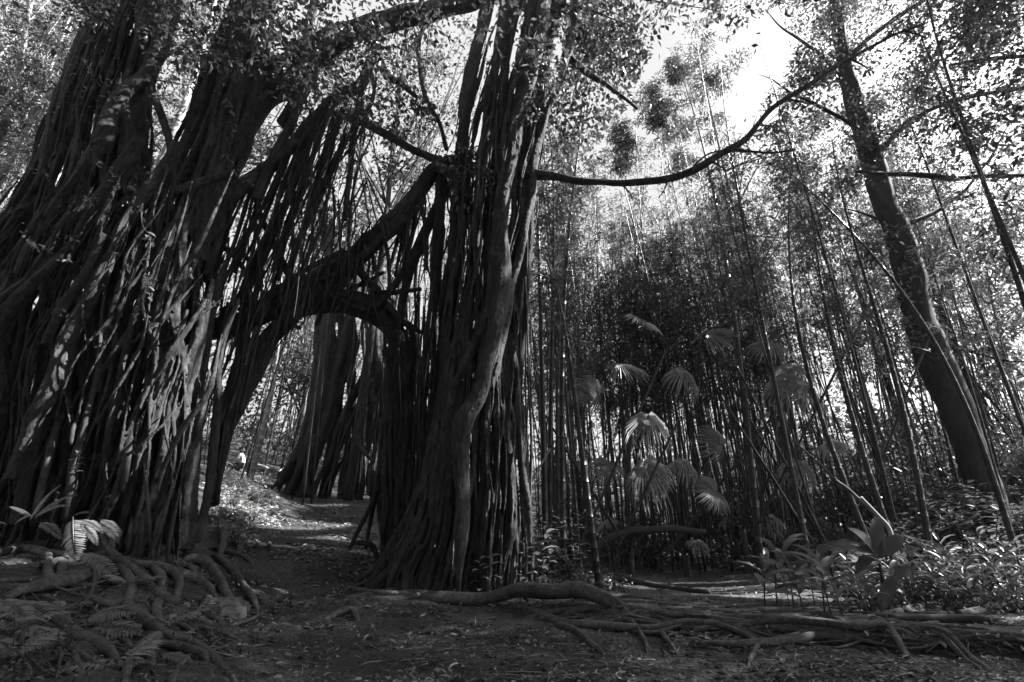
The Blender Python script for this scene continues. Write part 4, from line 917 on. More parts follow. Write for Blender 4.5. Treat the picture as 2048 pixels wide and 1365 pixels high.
fern('arching fern with long fronds curving over the bright gap by the bank banyan', P(75, 1060, 5.8), [F2((60,1040),(124,972),5.8,5.6,2), F2((70,1035),(155,992),5.8,5.5,2), F2((60,1030),(25,1045),5.7,5.5,1), F2((75,1030),(140,1012),5.7,5.5,2), F2((65,1035),(20,1015),5.8,5.6,2), F2((80,1045),(120,1062),5.7,5.5,1)])
fern('pale short fern between the bright frond and the flared foot of the massive banyan', P(225, 1085, 5.7), [F2((200,1040),(238,1052),5.7,5.6,1), F2((205,1050),(240,1075),5.7,5.6,1), F2((205,1045),(180,1070),5.7,5.6,1)])
fern('small grey fern lying on the thick root just below the bright frond', G(205, 1125), [F2((165,1108),(236,1138),5.2,5.0,1), F2((205,1115),(185,1165),5.2,4.9,1)])
fern('fern with two wide fronds stretched sideways in the middle of the root bank', G(190, 1265), [F2((172,1238),(268,1218),4.1,3.95,0), F2((160,1268),(278,1256),4.0,3.8,0), F2((165,1245),(130,1265),4.1,3.9,1)])
fern('fern with a long frond hanging straight down at the bottom of the root bank', G(60, 1290), [F2((52,1250),(92,1370),3.4,3.0,2,(-.2,-.9,.5)), F2((50,1250),(10,1290),3.4,3.2,1), F2((60,1255),(140,1290),3.4,3.2,1)])
fern('fern drooping over the upper root at the edge of the bank', G(50, 1225), [F2((0,1200),(60,1240),3.8,3.6,0), F2((35,1205),(115,1225),3.9,3.7,1), F2((30,1210),(45,1265),3.8,3.5,1)])
fern('tiny fern sprouting below the forked root near the path', G(350, 1320), [F2((322,1310),(385,1314),3.5,3.4,1), F2((305,1330),(345,1345),3.4,3.2,1), F2((330,1318),(318,1350),3.5,3.3,1)])
fern('low fern in shade beside the flared foot of the massive banyan', P(215, 1075, 5.9), [F2((200,1050),(240,1068),5.9,5.7,0), F2((200,1055),(165,1060),5.9,5.7,1), F2((205,1060),(225,1095),5.9,5.6,1)])
gfern = [frond_mesh('frond', 13, .5, .34), frond_mesh('frond', 12, .7, .36)]
k = 0
while k < 20:
    p = G(rng.uniform(425, 548), rng.uniform(955, 1045))
    if p[1] < 8.8: continue
    r = thing('fern', 'small sunlit fern on the bright bank beside the path', 'fern', p, 'ferns on the sunlit bank'); k += 1; a0 = rng.uniform(0, 6.3)
    for i in range(6):
        a = a0 + i * 1.05 + rng.normal(0, .2); o = bpy.data.objects.new('frond', gfern[i % 2]); COL.objects.link(o); o.parent = r
        place(o, np.array([math.cos(a), math.sin(a), .55]), np.array([0, 0, 1.]), np.zeros(3), rng.uniform(.28, .5))
for i in range(16):
    p = G(*[(1120,1170),(1085,1165),(1160,1160),(1205,1165),(1240,1160),(1140,1145),(1100,1150),(1180,1150),(20,1320),(230,1345),(120,1225),(265,1175),(335,1255),(410,1225),(20,1265),(700,1075)][i])
    r = thing('fern', ['dark little fern below the low shrub by the braided column', 'dark little fern tucked between the roots of the bank'][0 if i < 8 else 1] if i < 15 else 'grassy tuft of fern at the path edge by the dark leg', 'fern', p, None if i == 15 else 'little ferns by the shrub' if i < 8 else 'little ferns between the roots'); a0 = rng.uniform(0, 6.3)
    for j in range(5):
        a = a0 + j * 1.25; o = bpy.data.objects.new('frond', gfern[j % 2]); COL.objects.link(o); o.parent = r
        place(o, np.array([math.cos(a), math.sin(a), .5]), np.array([0, 0, 1.]), np.zeros(3), rng.uniform(.14, .34))

# ------------------------------------------------------------------ ginger, shrubs, seedlings
TG = (np.array([(0,0,0),(.25,.0,.03),(.55,0,.0),(.8,0,-.1),(1,0,-.26),(.2,.36,.09),(.55,.5,.06),(.82,.3,-.07),(.2,-.36,.09),(.55,-.5,.06),(.82,-.3,-.07)], float),
      [[[0,1,5],[3,4,7],[0,8,1],[3,10,4]], [[1,2,6,5],[2,3,7,6],[1,8,9,2],[2,9,10,3]]])
def leafy_stem(hgt, n, L, W, mat, lean=.12, r=.008, start=.35, T=TG, up=.55):
    ms, ml = MB(), MB(); a = rng.uniform(0, 6.3); tip = np.array([lean * hgt * math.cos(a), lean * hgt * math.sin(a), hgt])
    tube(ms, [np.zeros(3) - [0, 0, .04], tip * [.35, .35, .5], tip], [r, r * .8, r * .4], 6, .06, .03)
    t = np.linspace(start, 1, n); an = a + np.arange(n) * 2.4 + rng.normal(0, .25, n)
    C = tip * np.stack([t ** 1.4, t ** 1.4, t], 1); D = np.stack([np.cos(an), np.sin(an), up * (.5 + t) + rng.normal(0, .12, n)], 1); N = np.stack([-.5 * np.cos(an), -.5 * np.sin(an), np.ones(n)], 1) + rng.normal(0, .15, (n, 3))
    leaves(ml, C, D, N, L * rng.uniform(.75, 1.1, n), W * rng.uniform(.85, 1.15, n), T); return ms, ml
GV = []
for k in range(5):
    a, b2 = leafy_stem(.5, 8, .34, .075, None, .15); GV.append((a.mesh('stem', M['culm']), b2.mesh('leaves', M['gleaf'])))
SV = []
for k in range(5):
    ms, ml = MB(), MB()
    for j in range(9):
        a, b2 = leafy_stem(rng.uniform(.35, .8), 11, .13, .065, None, .55, .006, .25, TL, .3); 
        for x, y in ((ms, a), (ml, b2)):
            for kk in (3, 4): 
                for f in y.f[kk]: x.f[kk].append(f + x.n)
            for v in y.v: x.v.append(v); x.n += len(v)
    SV.append((ms.mesh('stem', M['culm']), ml.mesh('leaves', M['under'])))
PV = []
for k in range(3):
    a, b2 = leafy_stem(.62, 9, .2, .1, None, .3, .007, .2, TG, .25); PV.append((a.mesh('stem', M['culm']), b2.mesh('leaves', M['gleaf'])))
def plant(V, name, label, cat, p, s, group=None):
    r = thing(name, label, cat, p, group); r.rotation_euler = (rng.normal(0, .08), rng.normal(0, .08), rng.uniform(0, 6.3)); r.scale = (s,) * 3; v = V[rng.integers(len(V))]
    for n, me in zip(('stem', 'leaves'), v):
        o = bpy.data.objects.new(n, me); COL.objects.link(o); o.parent = r
    return r
for i, (x, y, s) in enumerate([(1530,1225,1.0),(1555,1222,1.15),(1590,1225,1.2),(1610,1230,1.0),(1650,1232,1.05),(1665,1240,1.0),(1690,1245,.9),(1580,1215,.9),(1630,1215,.95),(1735,1238,.8),(1745,1230,.7)]):
    plant(GV, 'ginger_plant', 'wild ginger with long arching leaves in the row behind the surface roots', 'plant', G(x, y), s * 1.15, 'bright ginger row above the roots')
for i in range(46):
    p = G(rng.uniform(1700, 2060), rng.uniform(1140, 1225)); plant(GV, 'ginger_plant', 'low ginger with dark glossy leaves on the shaded slope beyond the fallen logs', 'plant', p, rng.uniform(.7, 1.25), 'dark ginger on the slope')
for i, (x, y, s) in enumerate([(1075,1150,1.2),(1115,1140,1.4),(1150,1150,1.1),(1090,1110,1.5),(1130,1105,1.6),(1170,1120,1.3),(1205,1150,.9),(1160,1095,1.3)]):
    q = G(x, y + 25) + np.array([0, .3, 0]); q[2] = h1(q[0], q[1]); plant(SV, 'leafy_shrub', 'low leafy shrub filling the space between the braided column and the ringed bamboo', 'shrub', q, s * 1.05, 'shrubs beside the braided column')
for i in range(44):
    p = P(rng.uniform(1780, 2120), 1100, rng.uniform(9.5, 15)); p[2] = h1(p[0], p[1]); plant(SV, 'leafy_shrub', 'dark small leaved shrub on the slope around the foot of the leaning tree', 'shrub', p, rng.uniform(.8, 1.7), 'shrubs around the leaning tree')
for i, (x, y, s, Y) in enumerate([(1072,1165,1.15,7.7),(1055,1172,.9,7.6),(960,1180,.75,7.5),(985,1178,.8,7.6),(940,1160,.6,7.55),(1095,1170,.8,7.9),(1010,1170,1.0,7.7),(868,1165,.5,7.6)]):
    p = P(x, y, Y); p[2] = h1(p[0], p[1]); plant(PV, 'broadleaf_seedling', 'seedling with broad oval leaves around the foot of the braided column', 'plant', p, s * 1.1, 'seedlings at the braided column')
for i, (x, y, Y, s) in enumerate([(150,960,6.0,.5),(10,1000,5.2,.8),(15,1340,3.1,.4),(120,1330,3.3,.3),(440,930,12,1.4),(455,925,12.4,1.6),(432,940,12,1.3),(8,965,5.4,.6),(700,1085,9.1,.7)]):
    p = P(x, y, Y); z = h1(p[0], p[1]); 
    if i not in (0,): p[2] = z
    else: p[2] = max(p[2], z)
    plant(PV, 'broadleaf_seedling', ['seedling with pointed leaves clinging to a lit root of the massive banyan','round leaved seedling beside the arching fern','round leaved seedling at the very bottom of the root bank','three leaved seedling beside the long hanging frond','sunlit leafy plant on top of the bright bank','sunlit leafy plant on top of the bright bank','sunlit leafy plant on top of the bright bank','upper round leaved seedling by the arching fern','wispy seedling at the path edge in front of the dark leg'][i], 'plant', p, s, 'sunlit plants on the bank top' if i in (4, 5, 6) else None)
# the tall broad-leaved plant
b = G(1772, 1232); r = thing('broadleaf_plant', 'tall dark plant with huge paddle leaves, one pale leaf upright, standing behind the roots', 'plant', b); B = np.asarray(b)
m = MB(); Yb = B[1]
tube(m, [B, P(1768, 1180, Yb), P(1758, 1120, Yb)], [.03, .025, .015], 8, .05, .05); tube(m, [B, P(1782,1190,Yb-.05), P(1790,1150,Yb-.1)], [.02, .016, .01], 7, .05, .05); m.build('stem', M['culm'], r)
for p0, p1, w, nn, Y0, Y1, nm in [((1745,1105),(1716,1060),.2,(.2,-.8,.6),0,-.1,'pale upright leaf'),((1757,1120),(1753,1035),.17,(-.5,-.8,.2),0,.05,None),((1755,1115),(1665,1085),.24,(.2,-.7,.7),0,-.15,None),((1757,1118),(1800,1072),.2,(-.4,-.8,.4),0,-.1,None),((1788,1150),(1815,1140),.2,(.1,-.7,.7),-.1,-.2,None),((1790,1150),(1765,1210),.16,(-.5,-.8,.4),-.1,-.2,None),((1755,1120),(1722,1130),.2,(0,-.6,.8),0,-.2,None)]:
    a, c = P(*p0, Yb + Y0), P(*p1, Yb + Y1); m = MB(); leaves(m, [a], [c - a], [nn], [np.linalg.norm(c - a) * 1.15], [w], TG); m.build('leaf', M['gleaf'] if nm else M['under'], r, label=nm)

# leaves growing on the trunks
def epiphyte(label, pts, n, L, ratio, mat, rad, T=TL, name='epiphyte'):
    b = np.mean(pts, 0); r = thing(name, label, 'plant', b); m = MB(); cluster_leaves(m, pts, rad, n, L, ratio, T, False); m.build('leaves', M[mat], r)
    m = MB()
    for q in pts: tube(m, [b, (b + q) / 2 + rng.normal(0, .05, 3), q], [.007, .005, .003], 4, .1, 0)
    m.build('stem', M['gbark'], r)
epiphyte('small leafed plant perched in the crotch of the braided column', [P(*a, 7.75) for a in [(905,305),(925,295),(945,305),(895,335),(915,345),(930,365),(955,350),(975,358),(990,365),(915,390),(940,340),(920,415),(880,318),(960,300),(975,340),(905,360),(985,375),(930,430),(945,400)]], 13, (.08, .15), .55, 'gleaf', .1)
epiphyte('tuft of long narrow leaves hanging high on the braided column', [P(*a, 7.6) for a in [(1045,115),(1070,105),(1090,130),(1060,150),(1100,160),(1080,175),(1040,140),(1115,140),(1020,130),(1090,95),(1125,170),(1060,90),(1105,185)]], 15, (.18, .34), .16, 'gleaf', .13)
epiphyte('sprig of rounded leaves hanging below the narrow leaf tuft', [P(*a, 7.6) for a in [(1065,200),(1055,215),(1075,225),(1060,240)]], 8, (.08, .13), .5, 'gleaf', .08)
def vine(label, px, Y, n=26):
    pts = [P(a, c, Y) for a, c in px]; r = thing('climbing_vine', label, 'vine', pts[-1]); q, _ = crom(pts, [1] * len(pts), .04); m = MB(); tube(m, pts, [.006] * len(pts), 5, .05, .1); m.build('stem', M['gbark'], r)
    c = q[rng.integers(0, len(q), n)] + rng.normal(0, .03, (n, 3)); m = MB(); d = rng.normal(0, .6, (n, 3)) + [0, -.2, -.3]; nn = rng.normal(0, .4, (n, 3)) + [0, -.8, .6]; l = rng.uniform(.07, .14, n); leaves(m, c, d, nn, l, l * .55, TL); m.build('leaves', M['gleaf'], r)
vine('thin leafy vine arching over the pale bamboo in the corner', [(60,80),(110,92),(160,118),(195,150),(222,200)], 6.0, 10)
vine('leafy vine climbing the middle of the massive banyan', [(280,410),(285,450),(300,480),(292,530),(300,600)], 5.95, 24)
vine('leafy sprig leaning from the light strand of the massive banyan', [(195,320),(218,340),(235,365),(255,378)], 6.0, 12)
vine('leafy sprig across the lower strands of the massive banyan', [(55,478),(85,495),(110,510),(135,525)], 5.8, 16)
vine('leafy vine hanging high between the two upper limbs of the massive banyan', [(300,60),(320,90),(345,100),(360,140),(372,160)], 6.6, 18)
vine('dense leafy vine wrapped where the thick limb leaves the massive banyan', [(430,180),(470,230),(455,300),(480,340),(510,380)], 6.9, 40)
vine('leafy vine under the dark hollow of the massive banyan', [(285,555),(325,570),(370,560),(395,520)], 6.2, 24)

# ------------------------------------------------------------------ fallen wood
def deadwood(name, label, cat, px, Y, mat, sides=8, ground=False):
    pts = []; Ys = np.interp(np.linspace(0, 1, len(px)), np.linspace(0, 1, len(np.atleast_1d(Y))), np.atleast_1d(Y)) if Y is not None else None
    for i, a in enumerate(px):
        p = G(a[0], a[1]) if Y is None else P(a[0], a[1], Ys[i])
        if Y is None: p[2] += PXM(a[2], p) * .8
        pts.append(p)
    m = MB(); tube(m, pts, [PXM(a[2], p) for a, p in zip(px, pts)], sides, .06, .1, .004); o = m.build(name, M[mat]); return tag(o, label, cat)
deadwood('fallen_branch', 'long pale stick slanting down through the bamboo toward the paddle leaved plant', 'branch', [(1585,880,2),(1640,930,2.6),(1672,962,3.2),(1700,982,2.8),(1760,1040,3.2),(1800,1085,3),(1842,1150,3)], [9.6,9.0], 'clay')
deadwood('fallen_branch', 'crooked pale branch bent like an elbow behind the paddle leaved plant', 'branch', [(1722,995,3),(1755,1030,3.5),(1778,1058,4),(1786,1100,5),(1798,1150,5),(1808,1175,6),(1830,1190,5)], 8.7, 'stick')
deadwood('fallen_log', 'fallen pale log lying behind the ringed bamboo culm', 'log', [(1180,1100,6),(1200,1088,7),(1222,1074,7.5),(1245,1068,6.5),(1270,1062,7.5),(1300,1061,6.5),(1340,1057,7),(1375,1061,5.5),(1410,1064,5)], [10.4, 10.8], 'dead')
deadwood('fallen_log', 'thin fallen culm lying at the foot of the bamboo stand', 'log', [(1215,1158,6),(1260,1168,6),(1330,1180,6),(1420,1190,5)], None, 'dead')
deadwood('fallen_log', 'curved dark log on the soil beyond the surface roots, pale at one end', 'log', [(1700,1232,5),(1760,1236,6),(1820,1228,8),(1880,1218,8),(1960,1212,7)], None, 'dead')
deadwood('fallen_log', 'straight thick log with a dark broken end, lying behind the outer roots', 'log', [(1780,1243,7),(1860,1246,8),(1930,1248,9),(1985,1252,9)], None, 'dead')
deadwood('fallen_log', 'dark bent log at the far edge of the clearing below the slope', 'log', [(1920,1236,7),(1960,1230,8),(2000,1222,9),(2060,1222,9)], None, 'dead')
deadwood('fallen_branch', 'thin pale twig leaning out of the shrub beside the braided column', 'branch', [(1040,1000,2),(1070,950,2),(1100,898,2)], 8.8, 'stick')
deadwood('fallen_branch', 'short dark stick lying across the bank beside the mossy lump', 'branch', [(380,1215,4),(420,1240,4),(455,1262,4),(490,1285,3)], None, 'dead')
deadwood('fallen_branch', 'thin dead stem rising from the root bank beside the wide fronds', 'branch', [(190,1150,2.5),(185,1180,2.5),(165,1212,2.5),(138,1248,2)], [4.7, 4.1], 'dead')
deadwood('broken_rail', 'short broken pole sticking out near the seated person', 'pole', [(505,928,3),(520,932,3),(535,937,3)], 17, 'stick')
for px, lab in [([(1045,1205,2),(1068,1212,2)], 'pale split bamboo chip beside the thick root'), ([(895,1350,4),(930,1335,4)], 'largest pale bamboo sheath lying on the trodden soil'), ([(725,1290,3.5),(748,1275,3.5)], 'pale sheath on the trodden soil toward the path'), ([(950,1258,3),(955,1242,3)], 'pale upright chip on the soil before the thick root')]:
    a, c = G(*px[0][:2]), G(*px[1][:2]); m = MB(); w = PXM(px[0][2] * 2.2, a)
    leaves(m, [a + [0, 0, .02]], [c - a + [0, 0, .01]], [(.1, -.25, 1)], [np.linalg.norm(c - a)], [w], TG); tag(m.build('dry_sheath', M['stick']), lab, 'leaf')
for i in range(9):
    x = rng.uniform(1130, 1700); y = rng.uniform(1060, 1150); s = rng.choice([-1, 1]); l = rng.uniform(250, 480); a = rng.uniform(.3, .8); Y = rng.uniform(9.6, 12.5)
    deadwood('dead_cane', 'thin dead cane leaning askew among the upright culms of the bamboo stand', 'dead cane', [(x, y, 3), (x + s * l * .5 * a, y - l * .5, 2.8), (x + s * l * a, y - l, 2)], [Y, Y + rng.uniform(-.8, .8)], 'culm', 6)['group'] = 'dead canes askew in the bamboo stand'
# eroded earth lump by the path
me = MB(); n1, n2 = 72, 44; th = np.linspace(0, 2*np.pi, n1, endpoint=False); ph = np.linspace(.02, np.pi * .62, n2); c = G(432, 1225); s = PXM(1, c)
v = np.array([[math.sin(p) * math.cos(t) * 36 * s, math.sin(p) * math.sin(t) * 60 * s, math.cos(p) ** (1 if math.cos(p) > 0 else 1) * 30 * s] for p in ph for t in th])
v *= (1 + .3 * np.array([noise.noise(Vector(q * 2.1)) for q in v]) + .22 * np.array([noise.noise(Vector(q * 4)) for q in v]) + .12 * np.array([noise.noise(Vector(q * 17)) for q in v]) + .06 * np.array([noise.noise(Vector(q * 50)) for q in v]))[:, None]
i = np.arange(n2 - 1)[:, None] * n1; j = np.arange(n1)[None]; k = (j + 1) % n1
me.addm(v + c + [0, .1, -.04], [np.stack([i + j, i + n1 + j, i + n1 + k, i + k], -1).reshape(-1, 4), np.array([[0, q, q + 1] for q in range(1, n1 - 1)])])
tag(me.build('boulder', M['clay']), 'smooth rounded lump of bare clay at the bank foot beside the path', 'boulder')

# ------------------------------------------------------------------ the seated person on the bank
def person():
    hd = P(478, 902, 18.0); seat = P(482, 940, 18.0); k = PXM(1, hd); up = np.array([0, 0, 1.]); Lx = np.array([-1., 0, 0]); Yf = np.array([0, 1., 0])
    seat[2] = hd[2] - .72; r = thing('person', 'person with dark hair and pale shirt sitting on top of the bright bank', 'person', seat)
    def skin(name, V, E, rad, mat, par, sub=1):
        md = bpy.data.meshes.new(name); md.from_pydata([tuple(x) for x in V], E, []); o = bpy.data.objects.new(name, md); COL.objects.link(o)
        mo = o.modifiers.new('s', 'SKIN'); 
        for q, rr in zip(md.skin_vertices[0].data, rad): q.radius = (rr, rr)
        md.skin_vertices[0].data[0].use_root = True; sb = o.modifiers.new('u', 'SUBSURF'); sb.levels = sub
        dg = bpy.context.evaluated_depsgraph_get(); dg.update(); m2 = bpy.data.meshes.new_from_object(o.evaluated_get(dg)); bpy.data.objects.remove(o)
        m2.materials.clear(); m2.materials.append(M[mat]); m2.polygons.foreach_set('use_smooth', np.ones(len(m2.polygons), bool)); return link(name, m2, par)
    S0 = seat + up * .1; chest = S0 + up * .36 + Lx * .04; neck = S0 + up * .52 + Lx * .08; head = S0 + up * .64 + Lx * .12; crown_ = S0 + up * .74 + Lx * .12
    V = [S0, S0 + up * .2, chest, neck, head, crown_]; E = [(0,1),(1,2),(2,3),(3,4),(4,5)]; rad = [.14, .12, .15, .055, .085, .07]
    hands = []
    for s in (-1, 1):
        sh = chest + up * .08 + Yf * s * .17; el = sh + Lx * .14 - up * .24 + Yf * s * .03; wr = el + Lx * .22 - up * .02 - Yf * s * .05; pm = wr + Lx * .07 - up * .02
        n = len(V); V += [sh, el, wr, pm]; E += [(2, n), (n, n+1), (n+1, n+2), (n+2, n+3)]; rad += [.06, .045, .03, .034]
        for f in range(5):
            q = len(V); o = Yf * (f - 2) * .018 * (1.6 if f == 0 else 1); V += [pm + Lx * (.04 if f else .0) + o, pm + Lx * (.075 - .008 * abs(f - 2.5) if f else .03) + o * 1.2 - up * .03]; E += [(n+3, q), (q, q+1)]; rad += [.009, .007]
        hp = S0 + Yf * s * .1; kn = hp + Lx * .42 + up * .12 + Yf * s * .05; an = kn + Lx * .02 - up * .38; ft = an + Lx * .17 - up * .03
        n = len(V); V += [hp, kn, an, ft]; E += [(0, n), (n, n+1), (n+1, n+2), (n+2, n+3)]; rad += [.085, .06, .042, .035]
    bd = skin('body', V, E, rad, 'skin', r)
    m = MB(); f = head + Lx * .085
    SH = [S0 + up * .02, S0 + up * .2, chest, neck - up * .04]; V, E, rad = list(SH), [(0,1),(1,2),(2,3)], [.165, .145, .17, .075]
    for s in (-1, 1):
        sh = chest + up * .08 + Yf * s * .17; el = sh + Lx * .1 - up * .18 + Yf * s * .02; n = len(V); V += [sh, el]; E += [(2, n), (n, n+1)]; rad += [.078, .065]
    skin('shirt', V, E, rad, 'shirt', bd)
    V, E, rad = [S0 - up * .0], [], [.165]
    for s in (-1, 1):
        hp = S0 + Yf * s * .1; kn = hp + Lx * .42 + up * .12 + Yf * s * .05; an = kn + Lx * .02 - up * .34; n = len(V); V += [hp, kn, an]; E += [(0, n), (n, n+1), (n+1, n+2)]; rad += [.1, .075, .06]
    skin('trousers', V, E, rad, 'trousers', bd)
    skin('hair', [head - Lx * .03 + up * .02, head + up * .1, head - Lx * .06 - up * .07], [(0,1),(0,2)], [.098, .078, .06], 'hair', bd)
    def ball(name, c, rr, mat):
        mm = MB(); tt = np.linspace(0, 2*np.pi, 10, endpoint=False); pp = np.linspace(.01, np.pi-.01, 8); v = np.array([[math.sin(p)*math.cos(t)*rr[0], math.sin(p)*math.sin(t)*rr[1], math.cos(p)*rr[2]] for p in pp for t in tt]) + c
        i = np.arange(7)[:, None]*10; j = np.arange(10)[None]; mm.add(v, np.stack([i+j, i+10+j, i+10+(j+1)%10, i+(j+1)%10], -1).reshape(-1, 4)); return mm.build(name, M[mat], bd)
    ball('nose', f + Lx * .012, (.018, .012, .018), 'skin'); ball('mouth', f - up * .045, (.01, .022, .006), 'trousers')
    for s in (-1, 1):
        ball('eye', f + Yf * s * .032 + up * .025 - Lx * .008, (.009, .012, .008), 'hair'); ball('ear', head + Yf * s * .09 + up * .005, (.016, .01, .028), 'skin')
person()

# ------------------------------------------------------------------ trees behind
def bg_tree(name, label, px, Y, crowns, trunk_r=.16, lean=(0, 0), n=70, L=(.13, .22), rad=.7, ratio=.48, mat='tleaf', trunk=None):
    b = P(px, 1050, Y); b[2] = h1(b[0], b[1]) - .1; r = thing(name, label, 'tree', b); top = np.mean(crowns, 0)
    m = MB(); e = np.array([b[0] + lean[0], b[1] + lean[1], crowns[:, 2].max()]); tube(m, trunk if trunk is not None else [b, b * .6 + e * .4 + [.1, 0, 0], e], [trunk_r, trunk_r * .7, trunk_r * .2], 8, .3, .1)
    for q in crowns[rng.permutation(len(crowns))[:14]]:
        a = b + (e - b) * rng.uniform(.35, .8); tube(m, [a, (a + q) / 2 + rng.normal(0, .2, 3), q], [trunk_r * .3, trunk_r * .2, .01], 5, .4, .1)
    m.build('trunk', M['gbark'], r)
    m = MB(); cluster_leaves(m, crowns, rad, n, L, ratio, TQ); m.build('crown', M[mat], r)
bg_tree('forest_tree', 'broad leaved tree filling the gap between the thick limb and the braided column', 760, 19, np.vstack([rpx(90, (640, 960), (60, 560), (16, 21))]))
bg_tree('forest_tree', 'leafy tree seen through the veil of roots above the arch', 600, 21, rpx(80, (480, 720), (150, 640), (18, 23)))
bg_tree('forest_tree', 'leafy tree under the slope of the thick upper limb', 690, 15, rpx(40, (620, 940), (40, 260), (13, 16)), n=60, L=(.1, .18), rad=.55)
bg_tree('forest_tree', 'bushy tree beside the path end beyond the arch', 560, 22, rpx(60, (500, 640), (640, 900), (19, 24)), n=80)
bg_tree('forest_tree', 'tree with fine foliage above the pale bamboo in the corner', 60, 16, rpx(170, (-160, 300), (-80, 480), (13, 18)), n=90)
bg_tree('forest_tree', 'tree with fine foliage showing between the two upper limbs of the massive banyan', 400, 18, rpx(120, (260, 560), (-60, 420), (14, 19)), n=80)
bg_tree('forest_tree', 'dense tree low behind the pale bamboo at the edge', -60, 18, rpx(60, (-200, 160), (350, 800), (15, 20)))
bg_tree('forest_tree', 'tall tree behind the braided column and the first bamboo', 1010, 22, rpx(90, (900, 1180), (330, 900), (19, 25)))
bg_tree('forest_tree', 'hillside tree behind the smooth leaning trunk', 1860, 20, rpx(120, (1700, 2100), (470, 980), (15.5, 22)), n=80)
bg_tree('forest_tree', 'small leaved tree on the slope beyond the leaning trunk', 2040, 15, rpx(90, (1880, 2150), (420, 980), (12.8, 17)), n=70, L=(.1, .17), rad=.5)
bg_tree('forest_tree', 'fine leaved tree standing beyond the smooth trunk on the sky side', 1600, 20, rpx(70, (1500, 1720), (200, 460), (16, 21)), n=70)

# far forest, added shade leaves and the undergrowth: masses nobody could count
def mass(name, label, c, rad, n, L, mat, ratio=.5, droop=.2, near=0):
    m = MB(); cluster_leaves(m, c, rad, n, L, ratio, TQ, True, droop, .9, near); o = m.build(name, M[mat]); o['kind'] = 'stuff'; o['label'] = label
c = []
for i in range(620):
    a = R(rng.uniform(-62, 62)); d = rng.uniform(28, 46); x, y = d * math.sin(a), d * math.cos(a); top = 13 if (a > R(8) and a < R(27)) else 22; c.append((x, y, h1(x, y) + top * rng.random() ** 1.5))
for i in range(260):
    x, y = rng.uniform(-9, 9), rng.uniform(-5, 5); c.append((x, y, rng.uniform(9.5, 13) + max(0, y) * .8))  # overhead leaves out of view, added to shut out sky light
for i in range(520):
    a = R(rng.uniform(78, 282)); d = rng.uniform(8, 15); x, y = d * math.sin(a), d * math.cos(a); c.append((x, y, h1(x, y) + 14 * rng.random()))  # unseen leaves behind the camera, added to darken what faces it
e = []
for i in range(1250):               # leaf clusters added sunward, mostly out of view, to shade the clearing
    T = np.array([rng.uniform(-7.5, 7), rng.uniform(1.5, 9), rng.uniform(0, 4) * (rng.random() < .5)]) if i < 950 else np.array([rng.uniform(-6.8, -2.6), rng.uniform(3.2, 7.2), rng.uniform(.3, 4.5)])
    for _ in range(40):
        q = T + SUN * rng.uniform(7, 30) + rng.normal(0, .3, 3); x, y = proj(q); dq = np.linalg.norm(q)
        if q[2] < 21 and dq > 6 and (x[0] > 2100 + 1500 / dq or q[1] < -1 or (x[0] > 1930 and y[0] < 320 and dq > 11.5 and rng.random() < .2)): e.append(q); break
mass('far_forest_and_shade', 'hazy wall of leaves far behind the bamboo, plus unseen leaves added around for shade', np.array(c), 1.5, 50, (.3, .5), 'far')
mass('shade_leaves', 'leaves added mostly out of view to shade the clearing', np.array(e), .7, 85, (.11, .18), 'tleaf', near=10)
c = []
for i in range(420):
    p = P(rng.uniform(1080, 2150), 1100, rng.uniform(13, 27)); c.append((p[0], p[1], h1(p[0], p[1]) + rng.uniform(.1, 2.6) * rng.random()))
for i in range(160):
    p = P(rng.uniform(380, 900), 1000, rng.uniform(19, 28)); c.append((p[0], p[1], h1(p[0], p[1]) + rng.uniform(.1, 2.0)))
for i in range(140):
    p = P(rng.uniform(-300, 330), 1000, rng.uniform(11, 19)); c.append((p[0], p[1], h1(p[0], p[1]) + rng.uniform(.1, 2.5)))
mass('undergrowth', 'dark undergrowth between the bamboo culms', np.array(c), .5, 60, (.1, .2), 'under')
g = np.vstack([ground_pts(900, (1690, 2060), (1120, 1232)), ground_pts(120, (1060, 1260), (1130, 1190))]); g[:, 2] += .05
mass('ground_cover', 'small glossy leaves covering the slope beyond the logs', g, .1, 16, (.04, .09), 'under', .5, 0)
g = ground_pts(260, (0, 520), (1100, 1380)); g[:, 2] += .02
mass('ground_cover', 'sparse small weeds between the roots of the bank', g, .06, 7, (.02, .045), 'under', .5, 0)
g = np.vstack([ground_pts(200, (425, 545), (935, 1050)), ground_pts(90, (430, 500), (1040, 1100))]); g = g[g[:, 1] > 8.5]; g[:, 2] += .04
mass('ground_cover', 'bright small weeds on the sunlit bank', g, .12, 14, (.05, .11), 'fern', .4, 0)

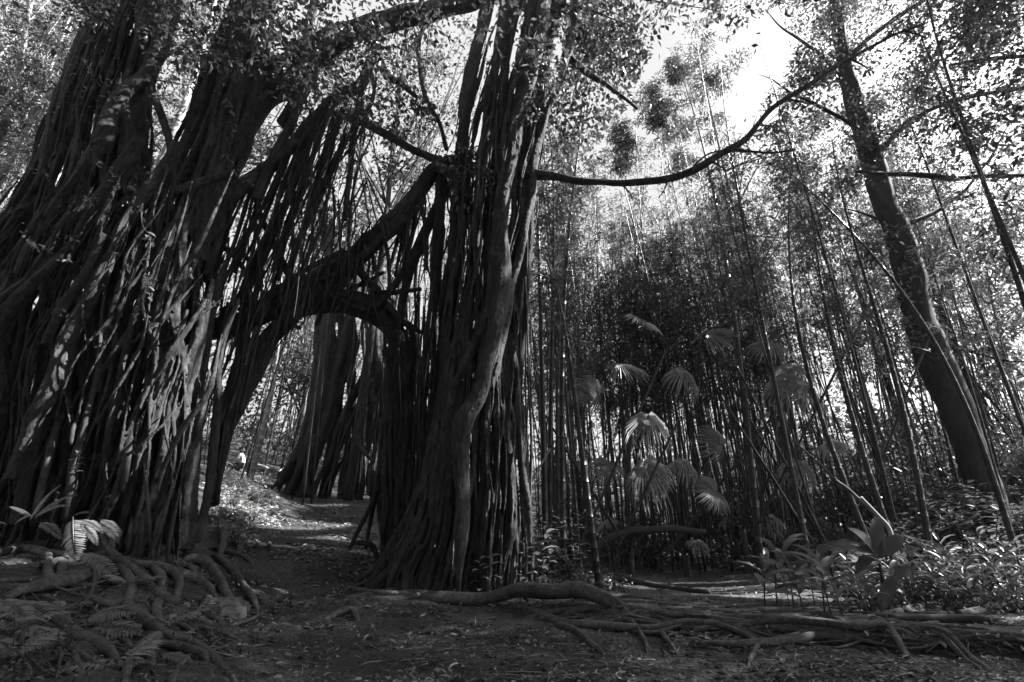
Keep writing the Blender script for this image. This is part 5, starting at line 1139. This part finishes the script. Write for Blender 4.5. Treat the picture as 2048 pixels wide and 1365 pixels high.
# ------------------------------------------------------------------ light, sky, camera
w = bpy.data.worlds.new('World'); S.world = w; w.use_nodes = True; nt = w.node_tree; bg = nt.nodes['Background']
sky = nt.nodes.new('ShaderNodeTexSky'); sky.sky_type = 'NISHITA'; sky.sun_disc = False; sky.sun_elevation = math.asin(SUN[2]); sky.sun_rotation = math.atan2(SUN[0], SUN[1]); sky.dust_density = 3.0
bw = nt.nodes.new('ShaderNodeRGBToBW'); nt.links.new(sky.outputs[0], bw.inputs[0]); cl = nt.nodes.new('ShaderNodeMath'); cl.operation = 'MAXIMUM'; cl.inputs[1].default_value = 3.3; nt.links.new(bw.outputs[0], cl.inputs[0]); nt.links.new(cl.outputs[0], bg.inputs['Color']); bg.inputs['Strength'].default_value = .05
sl = bpy.data.lights.new('sun', 'SUN'); sl.energy = 5.0; sl.angle = R(.5); sl.color = (1, .995, .985); so = bpy.data.objects.new('sun', sl); COL.objects.link(so)
so.rotation_euler = Vector(SUN).to_track_quat('Z', 'Y').to_euler()
cam = bpy.data.cameras.new('camera'); cam.sensor_width = 36; cam.lens = FPX / 2048 * 36; cam.clip_end = 1000; cam.clip_start = .05
co = bpy.data.objects.new('camera', cam); COL.objects.link(co); co.location = (0, 0, CAMZ); co.rotation_euler = (R(90) + PITCH, 0, 0); S.camera = co
S.view_settings.view_transform = 'Standard'; S.view_settings.look = 'None'; S.view_settings.gamma = 1; S.view_settings.exposure = 2.4
c = S.cycles; c.use_denoising = True; c.max_bounces = 5; c.diffuse_bounces = 3; c.glossy_bounces = 2; c.transmission_bounces = 3; c.transparent_max_bounces = 4; c.sample_clamp_indirect = 4
# ------------------------------------------------------------------ the damp air under the trees
hz = MB(); lo, hi = np.array([-75, -32, -3.]), np.array([75, 75, 34.])
cv = np.array([[(lo, hi)[(i >> k) & 1][k] for k in range(3)] for i in range(8)])
hz.add(cv, [[0,2,3,1],[4,5,7,6],[0,1,5,4],[2,6,7,3],[0,4,6,2],[1,3,7,5]])
hm, hnt, hout = newmat('haze'); pv = hnt.nodes.new('ShaderNodeVolumePrincipled'); pv.inputs['Color'].default_value = grey(.9); pv.inputs['Density'].default_value = .0004; pv.inputs['Anisotropy'].default_value = .55
hnt.links.new(pv.outputs[0], hout.inputs['Volume']); ho = hz.build('haze', hm, smooth=False); ho['kind'] = 'stuff'; ho['label'] = 'thin pale haze hanging in the forest air'
c.volume_bounces = 0
